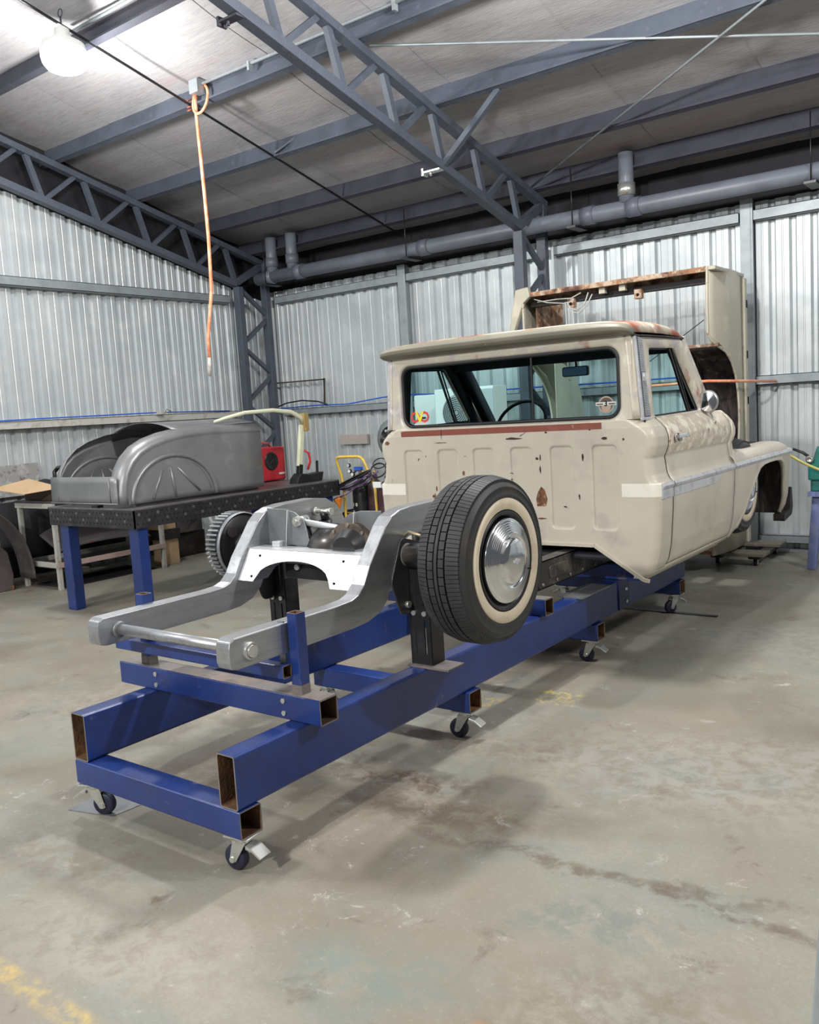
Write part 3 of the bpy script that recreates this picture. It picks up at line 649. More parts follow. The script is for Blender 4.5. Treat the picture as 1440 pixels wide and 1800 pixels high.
# ---- wheels
def wheel(cx, cy, cz, sg, R=.355, W=.232, tread=True, hub='cap'):
    """cx is the outer sidewall plane, sg = +1 when the outer side faces +x"""
    A = (sg, 0, 0); c = (cx, cy, cz); ri = .197
    def pf(k): return k
    prof = [(ri+.004, -.012), (ri+.02, -.004), (ri+.045, .0), (ri+.07, .0), (ri+.075, .003), (ri+.080, .0), (R-.052, -.004), (R-.050, -.001), (R-.046, -.006), (R-.032, -.016), (R-.022, -.030), (R-.016, -.050), (R-.014, -.07), (R-.014, -W+.07), (R-.016, -W+.05),
            (R-.022, -W+.030), (R-.032, -W+.016), (R-.050, -W+.004), (ri+.07, -W), (ri+.02, -W+.006), (ri+.004, -W+.015)]
    ty = MB().lathe([(a, b) for a, b in prof], c, A, 96, m=0); 
    o = ty.build('wheel', RUBBERD, truck)
    MB().lathe([(ri+.016, -.0025), (ri+.030, .0025), (ri+.0615, .0035), (ri+.064, -.001)], c, A, 96).build('whitewall', WHITEW, o)
    # tread: blocks in five ribs, shoulders with sipes
    s = MB()
    def seg(a0, a1, u0, u1, r0, r1, drop0=0, drop1=0):
        k = 2 if a1-a0 > .04 else 1
        for q in range(k):
            b0 = a0+(a1-a0)*q/k; b1 = a0+(a1-a0)*(q+1)/k; vs = []
            for a in (b0, b1):
                for (u, r) in ((u0, r0), (u1, r0), (u1, r1-drop1), (u0, r1-drop0)):
                    vs.append((cx-sg*u, cy+r*math.cos(a), cz+r*math.sin(a)))
            s.add(vs, [(0, 1, 2, 3), (4, 7, 6, 5), (0, 4, 5, 1), (1, 5, 6, 2), (2, 6, 7, 3), (3, 7, 4, 0)])
    nb = 62; rt = R-.014
    for k in range(nb):
        a = 2*PI*k/nb; d = 2*PI/nb
        seg(a, a+d, W*.47, W*.53, rt, R)                                    # centre rib
        for (u0, u1, ph) in ((W*.335, W*.445, .3), (W*.555, W*.665, .6)):
            seg(a+d*ph+.006, a+d*(ph+1)-.006, u0, u1, rt, R-.0005)
        for (u0, u1, d0, d1, ph) in ((W*.085, W*.305, .016, .001, 0), (W*.695, W*.915, .001, .016, .5)):
            seg(a+d*ph+.004, a+d*(ph+.5)-.003, u0, u1, rt-.018, R-.001, d0, d1); seg(a+d*(ph+.5)+.003, a+d*(ph+1)-.004, u0, u1, rt-.016, R-.001, d0, d1)
    tb = s.build('tread_blocks', RUBBER, o); tb['kind'] = 'stuff'
    # rim
    rim = MB().lathe([(ri+.012, -.006), (ri+.010, .0), (ri-.004, -.004), (ri-.012, -.020), (ri-.020, -.030), (.05, -.045)], c, A, 64).build('rim', BLACK, o)
    MB().lathe([(ri+.008, -W+.006), (ri-.003, -W+.002), (ri-.010, -W+.02), (ri-.02, -W+.06), (ri-.05, -.12), (.09, -.10), (.06, -.10)], c, A, 64).build('rim_inside', BLACK, o)
    if hub == 'cap':
        pr = [(.176, -.010), (.178, .004), (.173, .010), (.168, .006)]
        r = .164
        for k in range(5): pr += [(r, .012+.003*k), (r-.004, .0165+.003*k), (r-.0085, .012+.003*k)]; r -= .0088
        pr += [(r, .030), (r-.005, .033), (.108, .029), (.102, .021), (.098, .024), (.095, .035), (.088, .0405), (.055, .0445), (.020, .046), (0, .0465)]
        hc = MB().lathe(pr, c, A, 96).build('hubcap', CHROME, o)
        e = MB(); x = cx+sg*.0455
        e.prism([(cy-.024, cz+.006), (cy-.007, cz+.006), (cy-.007, cz+.012), (cy+.007, cz+.012), (cy+.007, cz+.006), (cy+.024, cz+.006), (cy+.020, cz-.006), (cy+.007, cz-.006), (cy+.007, cz-.012), (cy-.007, cz-.012), (cy-.007, cz-.006), (cy-.020, cz-.006)], 'yz', x-.002, x+.004)
        e.build('emblem', CHROMEW, hc)
        MB().cyl((cx+sg*.0, cy+.135, cz-.055), (cx+sg*.035, cy+.135, cz-.055), .005, 8).build('valve_stem', BLACK, o)
    return o
wheel(-1.86, AY, AZ, 1)
wheel(-1.92, 6.68, .905, 1)
wheel(-3.74, 6.68, .905, -1)
s = MB(); s.lathe([(.05, .0), (.150, .0), (.162, -.008), (.166, -.020), (.150, -.022), (.150, -.10), (.05, -.11)], (-3.455, AY, AZ), (1, 0, 0), 48); dm = s.build('brake_drum', BLACK, truck)
s = MB(); s.lathe([(.166, .004), (.172, .002), (.172, -.014), (.164, -.016)], (-3.455, AY, AZ), (1, 0, 0), 64); s.build('backing_rim', STEEL, dm)
s = MB(); s.lathe([(.02, .03), (.055, .03), (.06, .0)], (-3.455, AY, AZ), (1, 0, 0), 24); s.cyl((-3.45, AY-.09, AZ-.10), (-3.43, AY-.09, AZ-.10), .012, 6); s.cyl((-3.45, AY-.08, AZ+.08), (-3.44, AY-.08, AZ+.08), .03, 12); s.build('backing_boss', DARK, dm)
s = MB()
for k in range(44):
    a = 2*PI*k/44; c_ = Vector((0, math.cos(a), math.sin(a))); t_ = Vector((0, -math.sin(a), math.cos(a))); b0 = Vector((0, AY, AZ))
    vs = [b0+c_*r+t_*w_+Vector((x, 0, 0)) for x in (-3.478, -3.552) for r, w_ in ((.150, -.006), (.176, -.0045), (.176, .0045), (.150, .006))]
    s.add(vs, [(0, 1, 2, 3), (4, 7, 6, 5), (0, 4, 5, 1), (1, 5, 6, 2), (2, 6, 7, 3), (3, 7, 4, 0)])
fq = s.build('cooling_fins', STEEL, dm); fq['kind'] = 'stuff'
s = MB(); s.lathe([(.06, 0), (.125, .0), (.13, .05), (.13, .07), (.06, .07)], (-2.10, AY, AZ), (1, 0, 0), 32); s.build('brake_drum', DARK, truck)
s = MB(); s.tube([(-3.7, 6.68, .905), (-2.0, 6.68, .905)], .035, 16); s.box(-3.2, -2.45, 6.55, 6.85, .62, .75); s.build('front_axle', DARK, truck)

# ---- cab: half width of the body against height
WP = [(.55, .86), (.575, .885), (.60, .93), (.66, .962), (.75, .982), (.95, .998), (1.08, 1.003), (1.118, 1.003), (1.132, .985), (1.17, .968), (1.262, .955), (1.282, .966), (1.33, .982), (1.38, .982), (1.42, .968), (1.455, .94), (1.485, .905), (1.50, .90), (1.96, .866)]
def hw(z):
    if z <= WP[0][0]: return WP[0][1]
    for (a, b), (c, d) in zip(WP, WP[1:]):
        if a <= z <= c: t = (z-a)/(c-a); return b+(d-b)*t
    return WP[-1][1]
YB = 4.71
def zbc(dx):
    dx = abs(dx)
    if dx < .60: return .765
    if dx < .90: return .765-(dx-.60)/.30*.19
    return .575
RIBS = [(-3.522+.274*k) for k in range(6)]
def ribdepth(x, z):
    d = 0
    for rc in RIBS:
        px = abs(x-rc); 
        if px > .1: continue
        pz = abs(z-1.10); r = .035
        qx, qz = px-(.082-r), pz-(.252-r)
        sd = math.hypot(max(qx, 0), max(qz, 0))+min(max(qx, qz), 0)-r
        t = min(1, max(0, -sd/.012)); d = max(d, t*t*(3-2*t))
    return d*.011
cols = []   # (x offset or None, arc t, side y)
for i in range(-168, 169): cols.append(('b', i*.005))
def colpt(c, z):
    k = c[0]; wz = hw(z); rr = .055 if z < 1.40 else .055+.5*(z-1.40)
    if k == 'b':
        xx = max(-(wz-rr), min(wz-rr, c[1])); return XC+xx, YB+ribdepth(XC+xx, z)
    sg, t = c[1], c[2]
    if k == 'm': a = .84; b = wz-rr; return XC+sg*(a+(b-a)*t if b > a else b), YB
    if k == 'a': ang = t*PI/2; return XC+sg*(wz-rr+rr*math.sin(ang)), YB+rr*(1-math.cos(ang))
    return XC+sg*wz, YB+rr+(4.911-YB-rr)*t
left = [('s', -1, t/6) for t in range(6, 0, -1)]+[('a', -1, t/8) for t in range(8, 0, -1)]+[('m', -1, 1), ('m', -1, .5)]
right = [('m', 1, .5), ('m', 1, 1)]+[('a', 1, t/8) for t in range(1, 9)]+[('s', 1, t/6) for t in range(1, 7)]
allc = left+cols+right
def cab_lower():
    s = MB(); nv = 150; nu = len(allc)-1
    for j in range(nv+1):
        for c in allc:
            dx = c[1] if c[0] == 'b' else (.84+(.95-.84)*(c[2] if c[0] == 'm' else 1))
            zb = zbc(dx); z = zb+(.780-zb)*j/20 if j <= 20 else .780+(1.487-.780)*(j-20)/(nv-20)
            x, y = colpt(c, z); s.v.append((x, y, z))
    for j in range(nv):
        for i in range(nu):
            a = j*(nu+1)+i; z = s.v[a][2]; x = s.v[a][0]; c = allc[i]
            m = 0
            if z > 1.437 and z < 1.474 and c[0] == 'b' and -3.62 < x < -2.16: m = 1
            elif z > 1.437 and (abs(x-XC) > .60): m = 2
            if 1.045 < z < 1.118 and (x < -3.605 or x > -2.052) and c[0] != 's': m = 3
            s.f.append((a, a+1, a+nu+2, a+nu+1)); s.m.append(m); s.sm.append(True)
    return s.build('cab_shell', [CREAM, PRIMER, SAND, WHITES], truck, solid=.004)
shell = cab_lower()
# folded lip along the bottom edge of the back
edge = [(XC-.93, .572), (XC-.90, .575), (XC-.60, .763), (XC+.60, .763), (XC+.90, .575), (XC+.93, .572)]
s = MB()
for (a, b) in zip(edge, edge[1:]): s.bar((a[0], YB-.004, a[1]-.006), (b[0], YB-.004, b[1]-.006), .014, .020)
s.build('bottom_lip', CREAM, shell)
# rust and dents of the back panel: thin pitted flakes of their own shape
def flake(pts, mat, name='rust_patch', y=YB-.0032):
    s = MB(); s.prism([(a, b) for a, b in pts], 'xz', y, y+.002); s.build(name, mat, shell)
random.seed(3)
def blob(x, z, w_, h_, n=11, j=.3):
    return [(x+w_*math.cos(2*PI*i/n)*(1+random.uniform(-j, j)), z+h_*math.sin(2*PI*i/n)*(1+random.uniform(-j, j))) for i in range(n)]
RP = M('surface_rust', (.20, .085, .035), .85, 0, [((.10, .04, .02), 30, .5, .6), ((.42, .30, .2), 25, .6, .68)], bump=.2); DK = M('deep_rust_pit', (.05, .025, .015), .9)
flake([(-2.600, .985), (-2.540, .985), (-2.528, 1.03), (-2.545, 1.085), (-2.568, 1.105), (-2.592, 1.07), (-2.605, 1.03)], RP)
flake(blob(-2.568, 1.21, .005, .022), DK); flake(blob(-2.588, 1.275, .010, .008), DK); flake(blob(-2.565, 1.28, .004, .018), DK); flake(blob(-2.57, .91, .03, .005), RP)
flake(blob(-3.125, 1.19, .010, .014), RP); flake(blob(-3.36, 1.03, .009, .028), RP); flake(blob(-3.345, 1.09, .006, .02), RP); flake(blob(-3.375, 1.04, .006, .01), DK)
flake(blob(-2.285, 1.28, .006, .022), DK); flake(blob(-2.315, 1.045, .005, .016), DK); flake(blob(-2.41, .985, .009, .004), DK)
flake(blob(-2.75, 1.402, .060, .007), DK); flake([(-2.70, 1.413), (-2.66, 1.435), (-2.655, 1.440), (-2.70, 1.418)], DK); flake(blob(-2.145, 1.385, .020, .008), DK); flake(blob(-2.03, 1.375, .005, .008), DK)
flake(blob(-3.285, 1.445, .002, .030), DK); flake(blob(-3.29, 1.392, .055, .003), RP); flake(blob(-3.74, 1.40, .020, .012), RP); flake(blob(-2.52, 1.432, .009, .005), DK); flake(blob(-2.235, 1.437, .007, .004), DK)
flake(blob(-2.77, 1.15, .004, .006), DK); flake(blob(-2.77, 1.19, .012, .002), RP); flake(blob(-3.11, 1.30, .010, .002), RP); flake(blob(-3.42, 1.305, .003, .005), DK)
# upper back: frame round the rear window
WCX, WCZ, WHW, WHH = -2.82, 1.699, .775, .205
out = rrect(XC, 1.7215, .862, .2345, .010, 8); hole = rrect(WCX, WCZ, WHW, WHH, .075, 8)
s = MB(); mid = rrect(WCX, WCZ, WHW+.018, WHH+.018, .09, 8)
s.band([(a, YB, b) for a, b in out], [(a, YB, b) for a, b in mid], 0, True); s.band([(a, YB, b) for a, b in mid], [(a, YB+.014, b) for a, b in hole], 0, True); s.band([(a, YB+.014, b) for a, b in hole], [(a, YB+.05, b) for a, b in hole], 0, True)
s.build('rear_window_frame', SAND, truck)
s = MB(); h2 = rrect(WCX, WCZ, WHW-.020, WHH-.020, .060, 8)
s.band([(a, YB+.012, b) for a, b in hole], [(a, YB+.006, b) for a, b in rrect(WCX, WCZ, WHW-.010, WHH-.010, .068, 8)], 0, True); s.band([(a, YB+.006, b) for a, b in rrect(WCX, WCZ, WHW-.010, WHH-.010, .068, 8)], [(a, YB+.014, b) for a, b in h2], 0, True); s.band([(a, YB+.014, b) for a, b in h2], [(a, YB+.03, b) for a, b in h2], 0, True)
s.build('window_gasket', GASKET, truck)
g_ = rrect(WCX, WCZ, WHW-.015, WHH-.015, .064, 8)
gl = MB().prism(g_, 'xz', YB+.018, YB+.022).build('rear_glass', GLASS, truck)
def disc(cx, cz, r, y, m, par, name, n=28, rx=None):
    s = MB(); s.prism([(cx+(rx or r)*math.cos(2*PI*i/n), cz+r*math.sin(2*PI*i/n)) for i in range(n)], 'xz', y, y+.0008); return s.build(name, m, par)
RX = (PI/2, 0, 0); ys = YB+.0160
text('O', .098, 'sticker_lettering', REDST, gl, (-3.500, ys, 1.562), RX, .0008); text('O', .098, 'sticker_lettering', REDST, gl, (-3.424, ys, 1.562), RX, .0008); text('V', .100, 'sticker_lettering', YELST, gl, (-3.462, ys-.002, 1.562), RX, .0008)
s = MB(); s.box(-3.51, -3.415, ys, ys+.001, 1.512, 1.524); s.build('sticker_caption', WHST, gl)
disc(-2.135, 1.577, .048, ys, TANST, gl, 'window_sticker'); disc(-2.135, 1.577, .040, ys-.001, M('sticker_brown', (.10, .07, .06), .5), gl, 'sticker_ring'); disc(-2.135, 1.566, .030, ys-.002, TANST, gl, 'sticker_centre')
s = MB(); s.box(-2.197, -2.073, ys-.004, ys-.003, 1.572, 1.592); s.build('sticker_banner', WHST, gl)
text('3', .042, 'sticker_lettering', BLACK, gl, (-2.135, ys-.005, 1.582), RX, .0006)
for sx in (-1, 1): text('oooo', .018, 'sticker_lettering', BLACK, gl, (-2.135+sx*.037, ys-.005, 1.582), RX, .0006)
# corner pillars
for sg in (-1, 1):
    s = MB()
    def cp(u, v, sg=sg):
        z = 1.487+v*(1.956-1.487); wz = hw(z); rr = .045
        if u < .6: a = u/.6*PI/2; return (XC+sg*(wz-rr+rr*math.sin(a)), YB+rr*(1-math.cos(a)), z)
        t = (u-.6)/.4; return (XC+sg*wz, YB+rr+(4.85-YB-rr)*t, z)
    s.grid(cp, 14, 8); s.build('corner_pillar', SAND, truck, solid=.004)
    s = MB()
    s.grid(lambda u, v: (XC+sg*(hw(1.487+v*.465)+.006-.012*max(0, .25-u)*2), 4.742+u*.100, 1.487+v*.465), 4, 4)
    ct_ = s.build('pillar_trim', M('trim_backing', (.20, .21, .23), .45, .4), truck, solid=.006)
    MB().bar((XC+sg*(hw(1.49)+.004), 4.738, 1.49), (XC+sg*(hw(1.95)+.004), 4.738, 1.95), .016, .018, (0, 1, 0)).build('trim_strip', CHROMEW, ct_, bevel=.003)
    s = MB()
    for i in range(46):
        z = 1.505+i*.0096
        if 1.70 < z < 1.745: continue
        for j in range(4):
            y = 4.774+j*.0165; xx = XC+sg*(hw(z)+.010); s.box(min(xx, xx+sg*.003), max(xx, xx+sg*.003), y-.0060, y+.0060, z-.0033, z+.0033)
    q = s.build('grille_studs', CHROMEW, ct_); q['kind'] = 'stuff'
    s = MB(); xx = XC+sg*(hw(1.72)+.011); s.box(min(xx, xx+sg*.004), max(xx, xx+sg*.004), 4.772, 4.830, 1.700, 1.745); s.cyl((xx, 4.80, 1.722), (xx+sg*.008, 4.80, 1.722), .014, 16); s.build('trim_emblem', CHROMEW, ct_, bevel=.002)
    s = MB(); xx = XC+sg*(hw(1.49)+.004); s.box(min(xx, xx+sg*.012), max(xx, xx+sg*.012), 4.70, 4.845, 1.478, 1.494); s.build('trim_foot', CHROMEW, ct_, bevel=.003)
# roof
RO = [(4.712, 1.952, 0), (4.66, 1.958, 0), (4.620, 1.968, 0), (4.600, 1.985, 0), (4.598, 2.005, 0), (4.612, 2.024, 0), (4.65, 2.038, 1), (4.75, 2.050, 1), (4.95, 2.060, 1), (5.15, 2.060, 1), (5.32, 2.048, 1), (5.44, 2.025, 1), (5.52, 1.995, 1), (5.555, 1.965, 1), (5.55, 1.950, 1)]
def roofpt(u, v):
    k = v*(len(RO)-1); i = min(int(k), len(RO)-2); t = k-i
    y = RO[i][0]*(1-t)+RO[i+1][0]*t; z = RO[i][1]*(1-t)+RO[i+1][1]*t
    uu = 2*u-1; a = abs(uu); wy = .882-.012*max(0, (y-5.0))
    cr = max(0, 1-a**3.2)**.55
    yy = y+(.10*a**7 if y < 5.0 else -.05*a**6)
    return (XC+math.copysign(math.sin(a*PI/2)**.9*wy, uu), yy, 1.953+(z-1.953)*(.18+.82*cr)+.006*(1-a*a))
s = MB()
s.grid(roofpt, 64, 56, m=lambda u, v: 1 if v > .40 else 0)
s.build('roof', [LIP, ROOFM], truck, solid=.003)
for sg in (-1, 1):
    s = MB(); s.tube([(XC+sg*.885, 4.80, 1.952), (XC+sg*.884, 5.2, 1.957), (XC+sg*.876, 5.50, 1.957)], .006, 6); s.build('rain_gutter', DARK, truck)
# side glass frames, doors, rockers
for sg in (-1, 1):
    outp = rpoly([(4.852, 1.948), (5.485, 1.952), (5.925, 1.487), (4.852, 1.487)], [.01, .03, .02, .01], 6)
    inp = rpoly([(4.938, 1.888), (5.352, 1.896), (5.712, 1.503), (4.920, 1.489)], [.03, .035, .03, .03], 6)
    X = lambda z, d=0: XC+sg*(hw(z)+d)
    s = MB(); s.band([(X(z), y, z) for y, z in outp], [(X(z), y, z) for y, z in inp], 0, True); s.band([(X(z), y, z) for y, z in inp], [(X(z, -.03), y, z) for y, z in inp], 0, True)
    dr = thing_part = None
    # door skin below
    def dk(u, v, y0=4.927, y1=6.074, z0=.632, z1=1.487):
        z = z0+(z1-z0)*v; y = y0+(y1-y0)*u
        bulge = 0
        return (XC+sg*(hw(z)+bulge), y-.06*max(0, (1.0-z))*0, z)
    d = MB(); d.grid(dk, 20, 90, m=lambda u, v: 1 if v > .745 else 0)
    door = d.build('door', [CREAM, CREAMF], truck, solid=.004)
    # crease lip
    s.build('window_frame', SAND, door)
    c = MB(); c.band([(X(z, -.012), y, z) for y, z in inp], [(X(z, -.018), y, z) for y, z in rpoly([(4.948, 1.878), (5.346, 1.886), (5.698, 1.512), (4.930, 1.499)], [.03, .035, .03, .03], 6)], 0, True)
    c.bar((X(1.89, -.012), 5.290, 1.89), (X(1.50, -.012), 5.520, 1.50), .012, .016); c.bar((X(1.89, -.010), 5.335, 1.89), (X(1.50, -.010), 5.552, 1.50), .008, .010)
    c.build('glass_channel', GASKET, door)
    gq = [(4.938, 1.885), (5.352, 1.890), (5.708, 1.503), (4.925, 1.492)]
    q = MB(); q.add([(X(z, -.020), y, z) for y, z in gq]+[(X(z, -.024), y, z) for y, z in gq], [(0, 1, 2, 3), (7, 6, 5, 4), (0, 4, 5, 1), (1, 5, 6, 2), (2, 6, 7, 3), (3, 7, 4, 0)]); q.build('side_glass', GLASS, door)
    # handle
    if True:
        h = MB(); xx = XC+sg*.985
        h.lathe([(.0, 0), (.020, .004), (.026, .012), (.022, .020)], (xx, 5.02, 1.365), (sg, 0, 0), 20); h.bar((xx+sg*.022, 5.00, 1.368), (xx+sg*.026, 5.14, 1.372), .016, .022, m=0); h.cyl((xx, 5.125, 1.37), (xx+sg*.024, 5.125, 1.37), .009, 10)
        h.build('door_handle', CHROME, door, bevel=.003)
        MB().cyl((xx-sg*.004, 5.22, 1.37), (xx+sg*.006, 5.22, 1.37), .014, 16).build('lock', CHROMEW, door)
    # trim strip and plate
    xx = XC+sg*1.003
    t1 = MB(); t1.prism([(xx-sg*.01, 1.082), (xx+sg*.008, 1.086), (xx+sg*.012, 1.103), (xx+sg*.006, 1.118), (xx-sg*.014, 1.124)], 'xz', 4.928, 6.074); t1.build('side_trim', CHROMEW, door)
    t2 = MB(); t2.prism(rpoly([(4.930, 1.030), (5.66, 1.030), (5.80, 1.080), (4.930, 1.080)], .008, 2), 'yz', min(xx-sg*.004, xx+sg*.004), max(xx-sg*.004, xx+sg*.004)); t2.build('trim_plate', CHROMEW, door, bevel=.002)
    t3 = MB(); t3.prism([(xx-sg*.01, 1.082), (xx+sg*.008, 1.086), (xx+sg*.012, 1.103), (xx+sg*.006, 1.118), (xx-sg*.014, 1.124)], 'xz', 4.745, 4.916); t3.box(min(xx-sg*.004, xx+sg*.004), max(xx-sg*.004, xx+sg*.004), 4.745, 4.916, 1.030, 1.082); t3.build('trim_end', CHROMEW, shell, bevel=.002)
    # dark jamb strips added so the gaps stay black and leak no light
    j = MB(); j.box(min(XC+sg*.86, XC+sg*.93), max(XC+sg*.86, XC+sg*.93), 4.88, 4.96, .64, 1.42); j.box(min(XC+sg*.86, XC+sg*.93), max(XC+sg*.86, XC+sg*.93), 6.04, 6.12, .64, 1.42); j.box(min(XC+sg*.80, XC+sg*.92), max(XC+sg*.80, XC+sg*.92), 4.88, 6.12, .60, .66); j.build('dark_gap_liner', DARK, truck)
    # rocker
    r_ = MB(); r_.grid(lambda u, v: (XC+sg*hw(.552+.074*v), 4.80+u*1.285, .552+.074*v), 4, 8); r_.build('rocker_panel', CREAM, truck, solid=.004)
    # cowl side with rounded nose
    def cw(u, v):
        z = 1.128+(1.487-1.128)*v; y = 6.086+.26*u; 
        sh = (u**3)*.10*(1 if z > 1.2 else .3)
        zz = z-(u**2)*.10*max(0, (z-1.25))/.23*1.3
        return (XC+sg*(hw(z)-sh), y, zz)
    cs = MB(); cs.grid(cw, 12, 24, m=0); cs.build('cowl_side', CREAMF, truck, solid=.004)
    # front fender
    AR = [(6.0, .60), (6.15, .612), (6.26, .695), (6.367, .781), (6.45, .87), (6.515, .924), (6.57, .965), (6.62, 1.005), (6.68, 1.040), (6.78, 1.058), (6.90, 1.063), (7.10, 1.063), (7.24, 1.055), (7.31, 1.03), (7.352, .985), (7.385, .90), (7.405, .80), (7.43, .72), (7.455, .62), (7.50, .575), (7.62, .575)]
    def arch(y):
        for (a, b), (c_, d_) in zip(AR, AR[1:]):
            if a <= y <= c_: return b+(d_-b)*(y-a)/(c_-a)
        return .575
    topc = [(1.003, 1.120), (.995, 1.145), (.975, 1.168), (.94, 1.185), (.88, 1.192), (.80, 1.190), (.735, 1.180), (.73, 1.15)]
    ysF = sorted(set([6.088+i*(7.60-6.088)/110 for i in range(111)]+[a[0] for a in AR if 6.09 < a[0] < 7.6]))
    F = MB(); nr = 30; nc = len(ysF)
    for y in ysF:
        za = arch(y); tp = max(0, (y-7.45)/.15); fl = .012*tp*tp
        rows = []
        for j in range(nr+1):
            z = za+(1.118-za)*j/nr; dzz = z-za
            lipo = .010*math.exp(-(dzz/.02)**2) if 6.2 < y < 7.5 else 0
            rows.append((hw(max(z, .62))-fl+lipo, z))
        rows = [(rows[0][0]-.03, rows[0][1]-.002)]+rows+[(a-fl-.0, b-.03*tp) for a, b in topc]
        for a, b in rows: F.v.append((XC+sg*a, y, b))
    nrw = nr+2+len(topc)
    for i in range(nc-1):
        for j in range(nrw-1):
            a = i*nrw+j; F.f.append((a, a+1, a+nrw+1, a+nrw)); F.m.append(0); F.sm.append(True)
    F.add([F.v[(nc-1)*nrw+j] for j in range(1, nrw)]+[(XC+sg*.80, 7.63, .60), ], [tuple(range(nrw))], 0)
    fe = F.build('front_fender', [CREAM], truck, solid=.004)
    t4 = MB(); t4.prism([(xx-sg*.01, 1.078), (xx+sg*.006, 1.084), (xx+sg*.014, 1.103), (xx+sg*.004, 1.124), (xx-sg*.018, 1.132)], 'xz', 6.092, 7.56); t4.prism([(xx-sg*.03, 1.10), (xx+sg*.004, 1.10), (xx-sg*.004, 1.120), (xx-sg*.03, 1.125)], 'xz', 7.55, 7.62); t4.build('fender_trim', CHROMEW, fe)
    # inner wheelhouse
    iw = MB(); iw.box(min(XC+sg*.70, XC+sg*.72), max(XC+sg*.70, XC+sg*.72), 6.25, 7.55, .62, 1.18); iw.box(min(XC+sg*.70, XC+sg*.95), max(XC+sg*.70, XC+sg*.95), 7.50, 7.52, .60, 1.15); iw.build('inner_fender', WELL, truck)
    MB().prism(rpoly([(7.42, .54), (7.66, .57), (7.70, .63), (7.67, .80), (7.62, .80), (7.60, .62), (7.42, .60)], .015, 3), 'yz', min(XC+sg*.90, XC+sg*.985), max(XC+sg*.90, XC+sg*.985)).build('bumper_bracket', DARK, truck)
    MB().cyl((XC+sg*.80, 7.22, .80), (XC+sg*.80, 7.20, 1.10), .009, 8).build('support_rod', WHITES, truck)
    # A pillar
    a = MB(); a.bar((XC+sg*.845, 5.53, 1.955), (XC+sg*.88, 5.965, 1.47), .035, .07); a.build('windscreen_pillar', SAND, truck, bevel=.008)
    a = MB(); a.bar((XC+sg*.795, 5.50, 1.945), (XC+sg*.83, 5.94, 1.47), .06, .09); a.build('inner_windscreen_pillar', INTER, truck, bevel=.008)
# fuel cap on the far side, mirror on the near side
s = MB(); s.lathe([(.0, .045), (.030, .045), (.036, .036), (.036, .012), (.028, 0)], (-3.805, 4.80, 1.42), Vector((-1, -.25, .35)), 20); s.build('fuel_cap', BLACK, truck)
s = MB(); s.lathe([(0, .014), (.050, .010), (.066, -.002), (.060, -.018), (.02, -.03), (0, -.032)], (-1.885, 5.74, 1.553), Vector((.12, -1, .02)), 32); s.v = [(x, y, 1.553+(z-1.553)*1.12) for x, y, z in s.v]; mr = s.build('wing_mirror', ZINC, truck)
s = MB(); s.lathe([(0, .0165), (.056, .011)], (-1.885, 5.74, 1.553), Vector((.12, -1, .02)), 32); s.v = [(x, y, 1.553+(z-1.553)*1.12) for x, y, z in s.v]; s.build('mirror_glass', CHROME, mr)
s = MB(); s.tube([(-1.887, 5.755, 1.50), (-1.875, 5.775, 1.455), (-1.87, 5.78, 1.40)], .007, 8); s.cyl((-1.87, 5.78, 1.425), (-1.87, 5.78, 1.41), .022, 12); s.build('mirror_stalk', CHROME, mr)
for sg in (-1, 1):
    o_ = rpoly([(4.745, 1.945), (5.52, 1.945), (5.95, 1.42), (4.745, 1.42)], .02, 6); i_ = rpoly([(4.935, 1.890), (5.358, 1.898), (5.720, 1.500), (4.918, 1.488)], .03, 6)
    X = lambda z: XC+sg*(hw(z)-.034)
    MB().band([(X(z), y, z) for y, z in o_], [(X(z), y, z) for y, z in i_], 0, True).build('inner_trim', INTER, truck, solid=.006)
    MB().box(min(XC+sg*.80, XC+sg*.87), max(XC+sg*.80, XC+sg*.87), 4.745, 4.80, 1.42, 1.94).build('inner_pillar', INTER, truck)
MB().box(-2.616, -2.606, YB+.016, YB+.026, 1.51, 1.89).build('glass_divider', GASKET, truck)
# windscreen, header, dash, seat, mirror inside
s = MB(); q = [(XC-.82, 5.50, 1.93), (XC+.82, 5.50, 1.93), (XC+.86, 5.93, 1.47), (XC-.86, 5.93, 1.47)]
s.add(q+[(a, b+.004, c) for a, b, c in q], [(0, 1, 2, 3), (7, 6, 5, 4), (0, 4, 5, 1), (1, 5, 6, 2), (2, 6, 7, 3), (3, 7, 4, 0)]); s.build('windscreen', GLASS, truck)
s = MB(); s.bar((XC-.84, 5.50, 1.925), (XC+.84, 5.50, 1.925), .07, .10); s.build('header_rail', INTER, truck)
s = MB(); s.grid(lambda u, v: (XC-.82+1.64*u, 4.76+v*.72, 1.948+.03*(1-(2*u-1)**2)), 10, 6); s.build('headliner', INTER, truck, solid=.01)
s = MB(); s.box(XC-.85, XC+.85, 5.80, 6.10, 1.20, 1.475); s.build('dashboard', M('teal_dash', (.07, .12, .12), .5, 0, [((.03, .04, .05), 5, .5, .65)]), truck, bevel=.03)
s = MB(); s.box(XC-.88, XC+.88, 6.10, 6.35, 1.30, 1.42); s.box(XC-.86, XC+.86, 6.10, 6.14, .70, 1.30); s.build('firewall', SAND, truck, bevel=.02)
s = MB(); s.box(XC-.75, XC+.75, 5.0, 5.55, .80, 1.02); s.box(XC-.75, XC+.75, 4.80, 4.95, .85, 1.38); s.box(XC-.86, XC+.86, 4.74, 6.1, .66, .70); s.build('bench_seat', INTER, truck, bevel=.03)
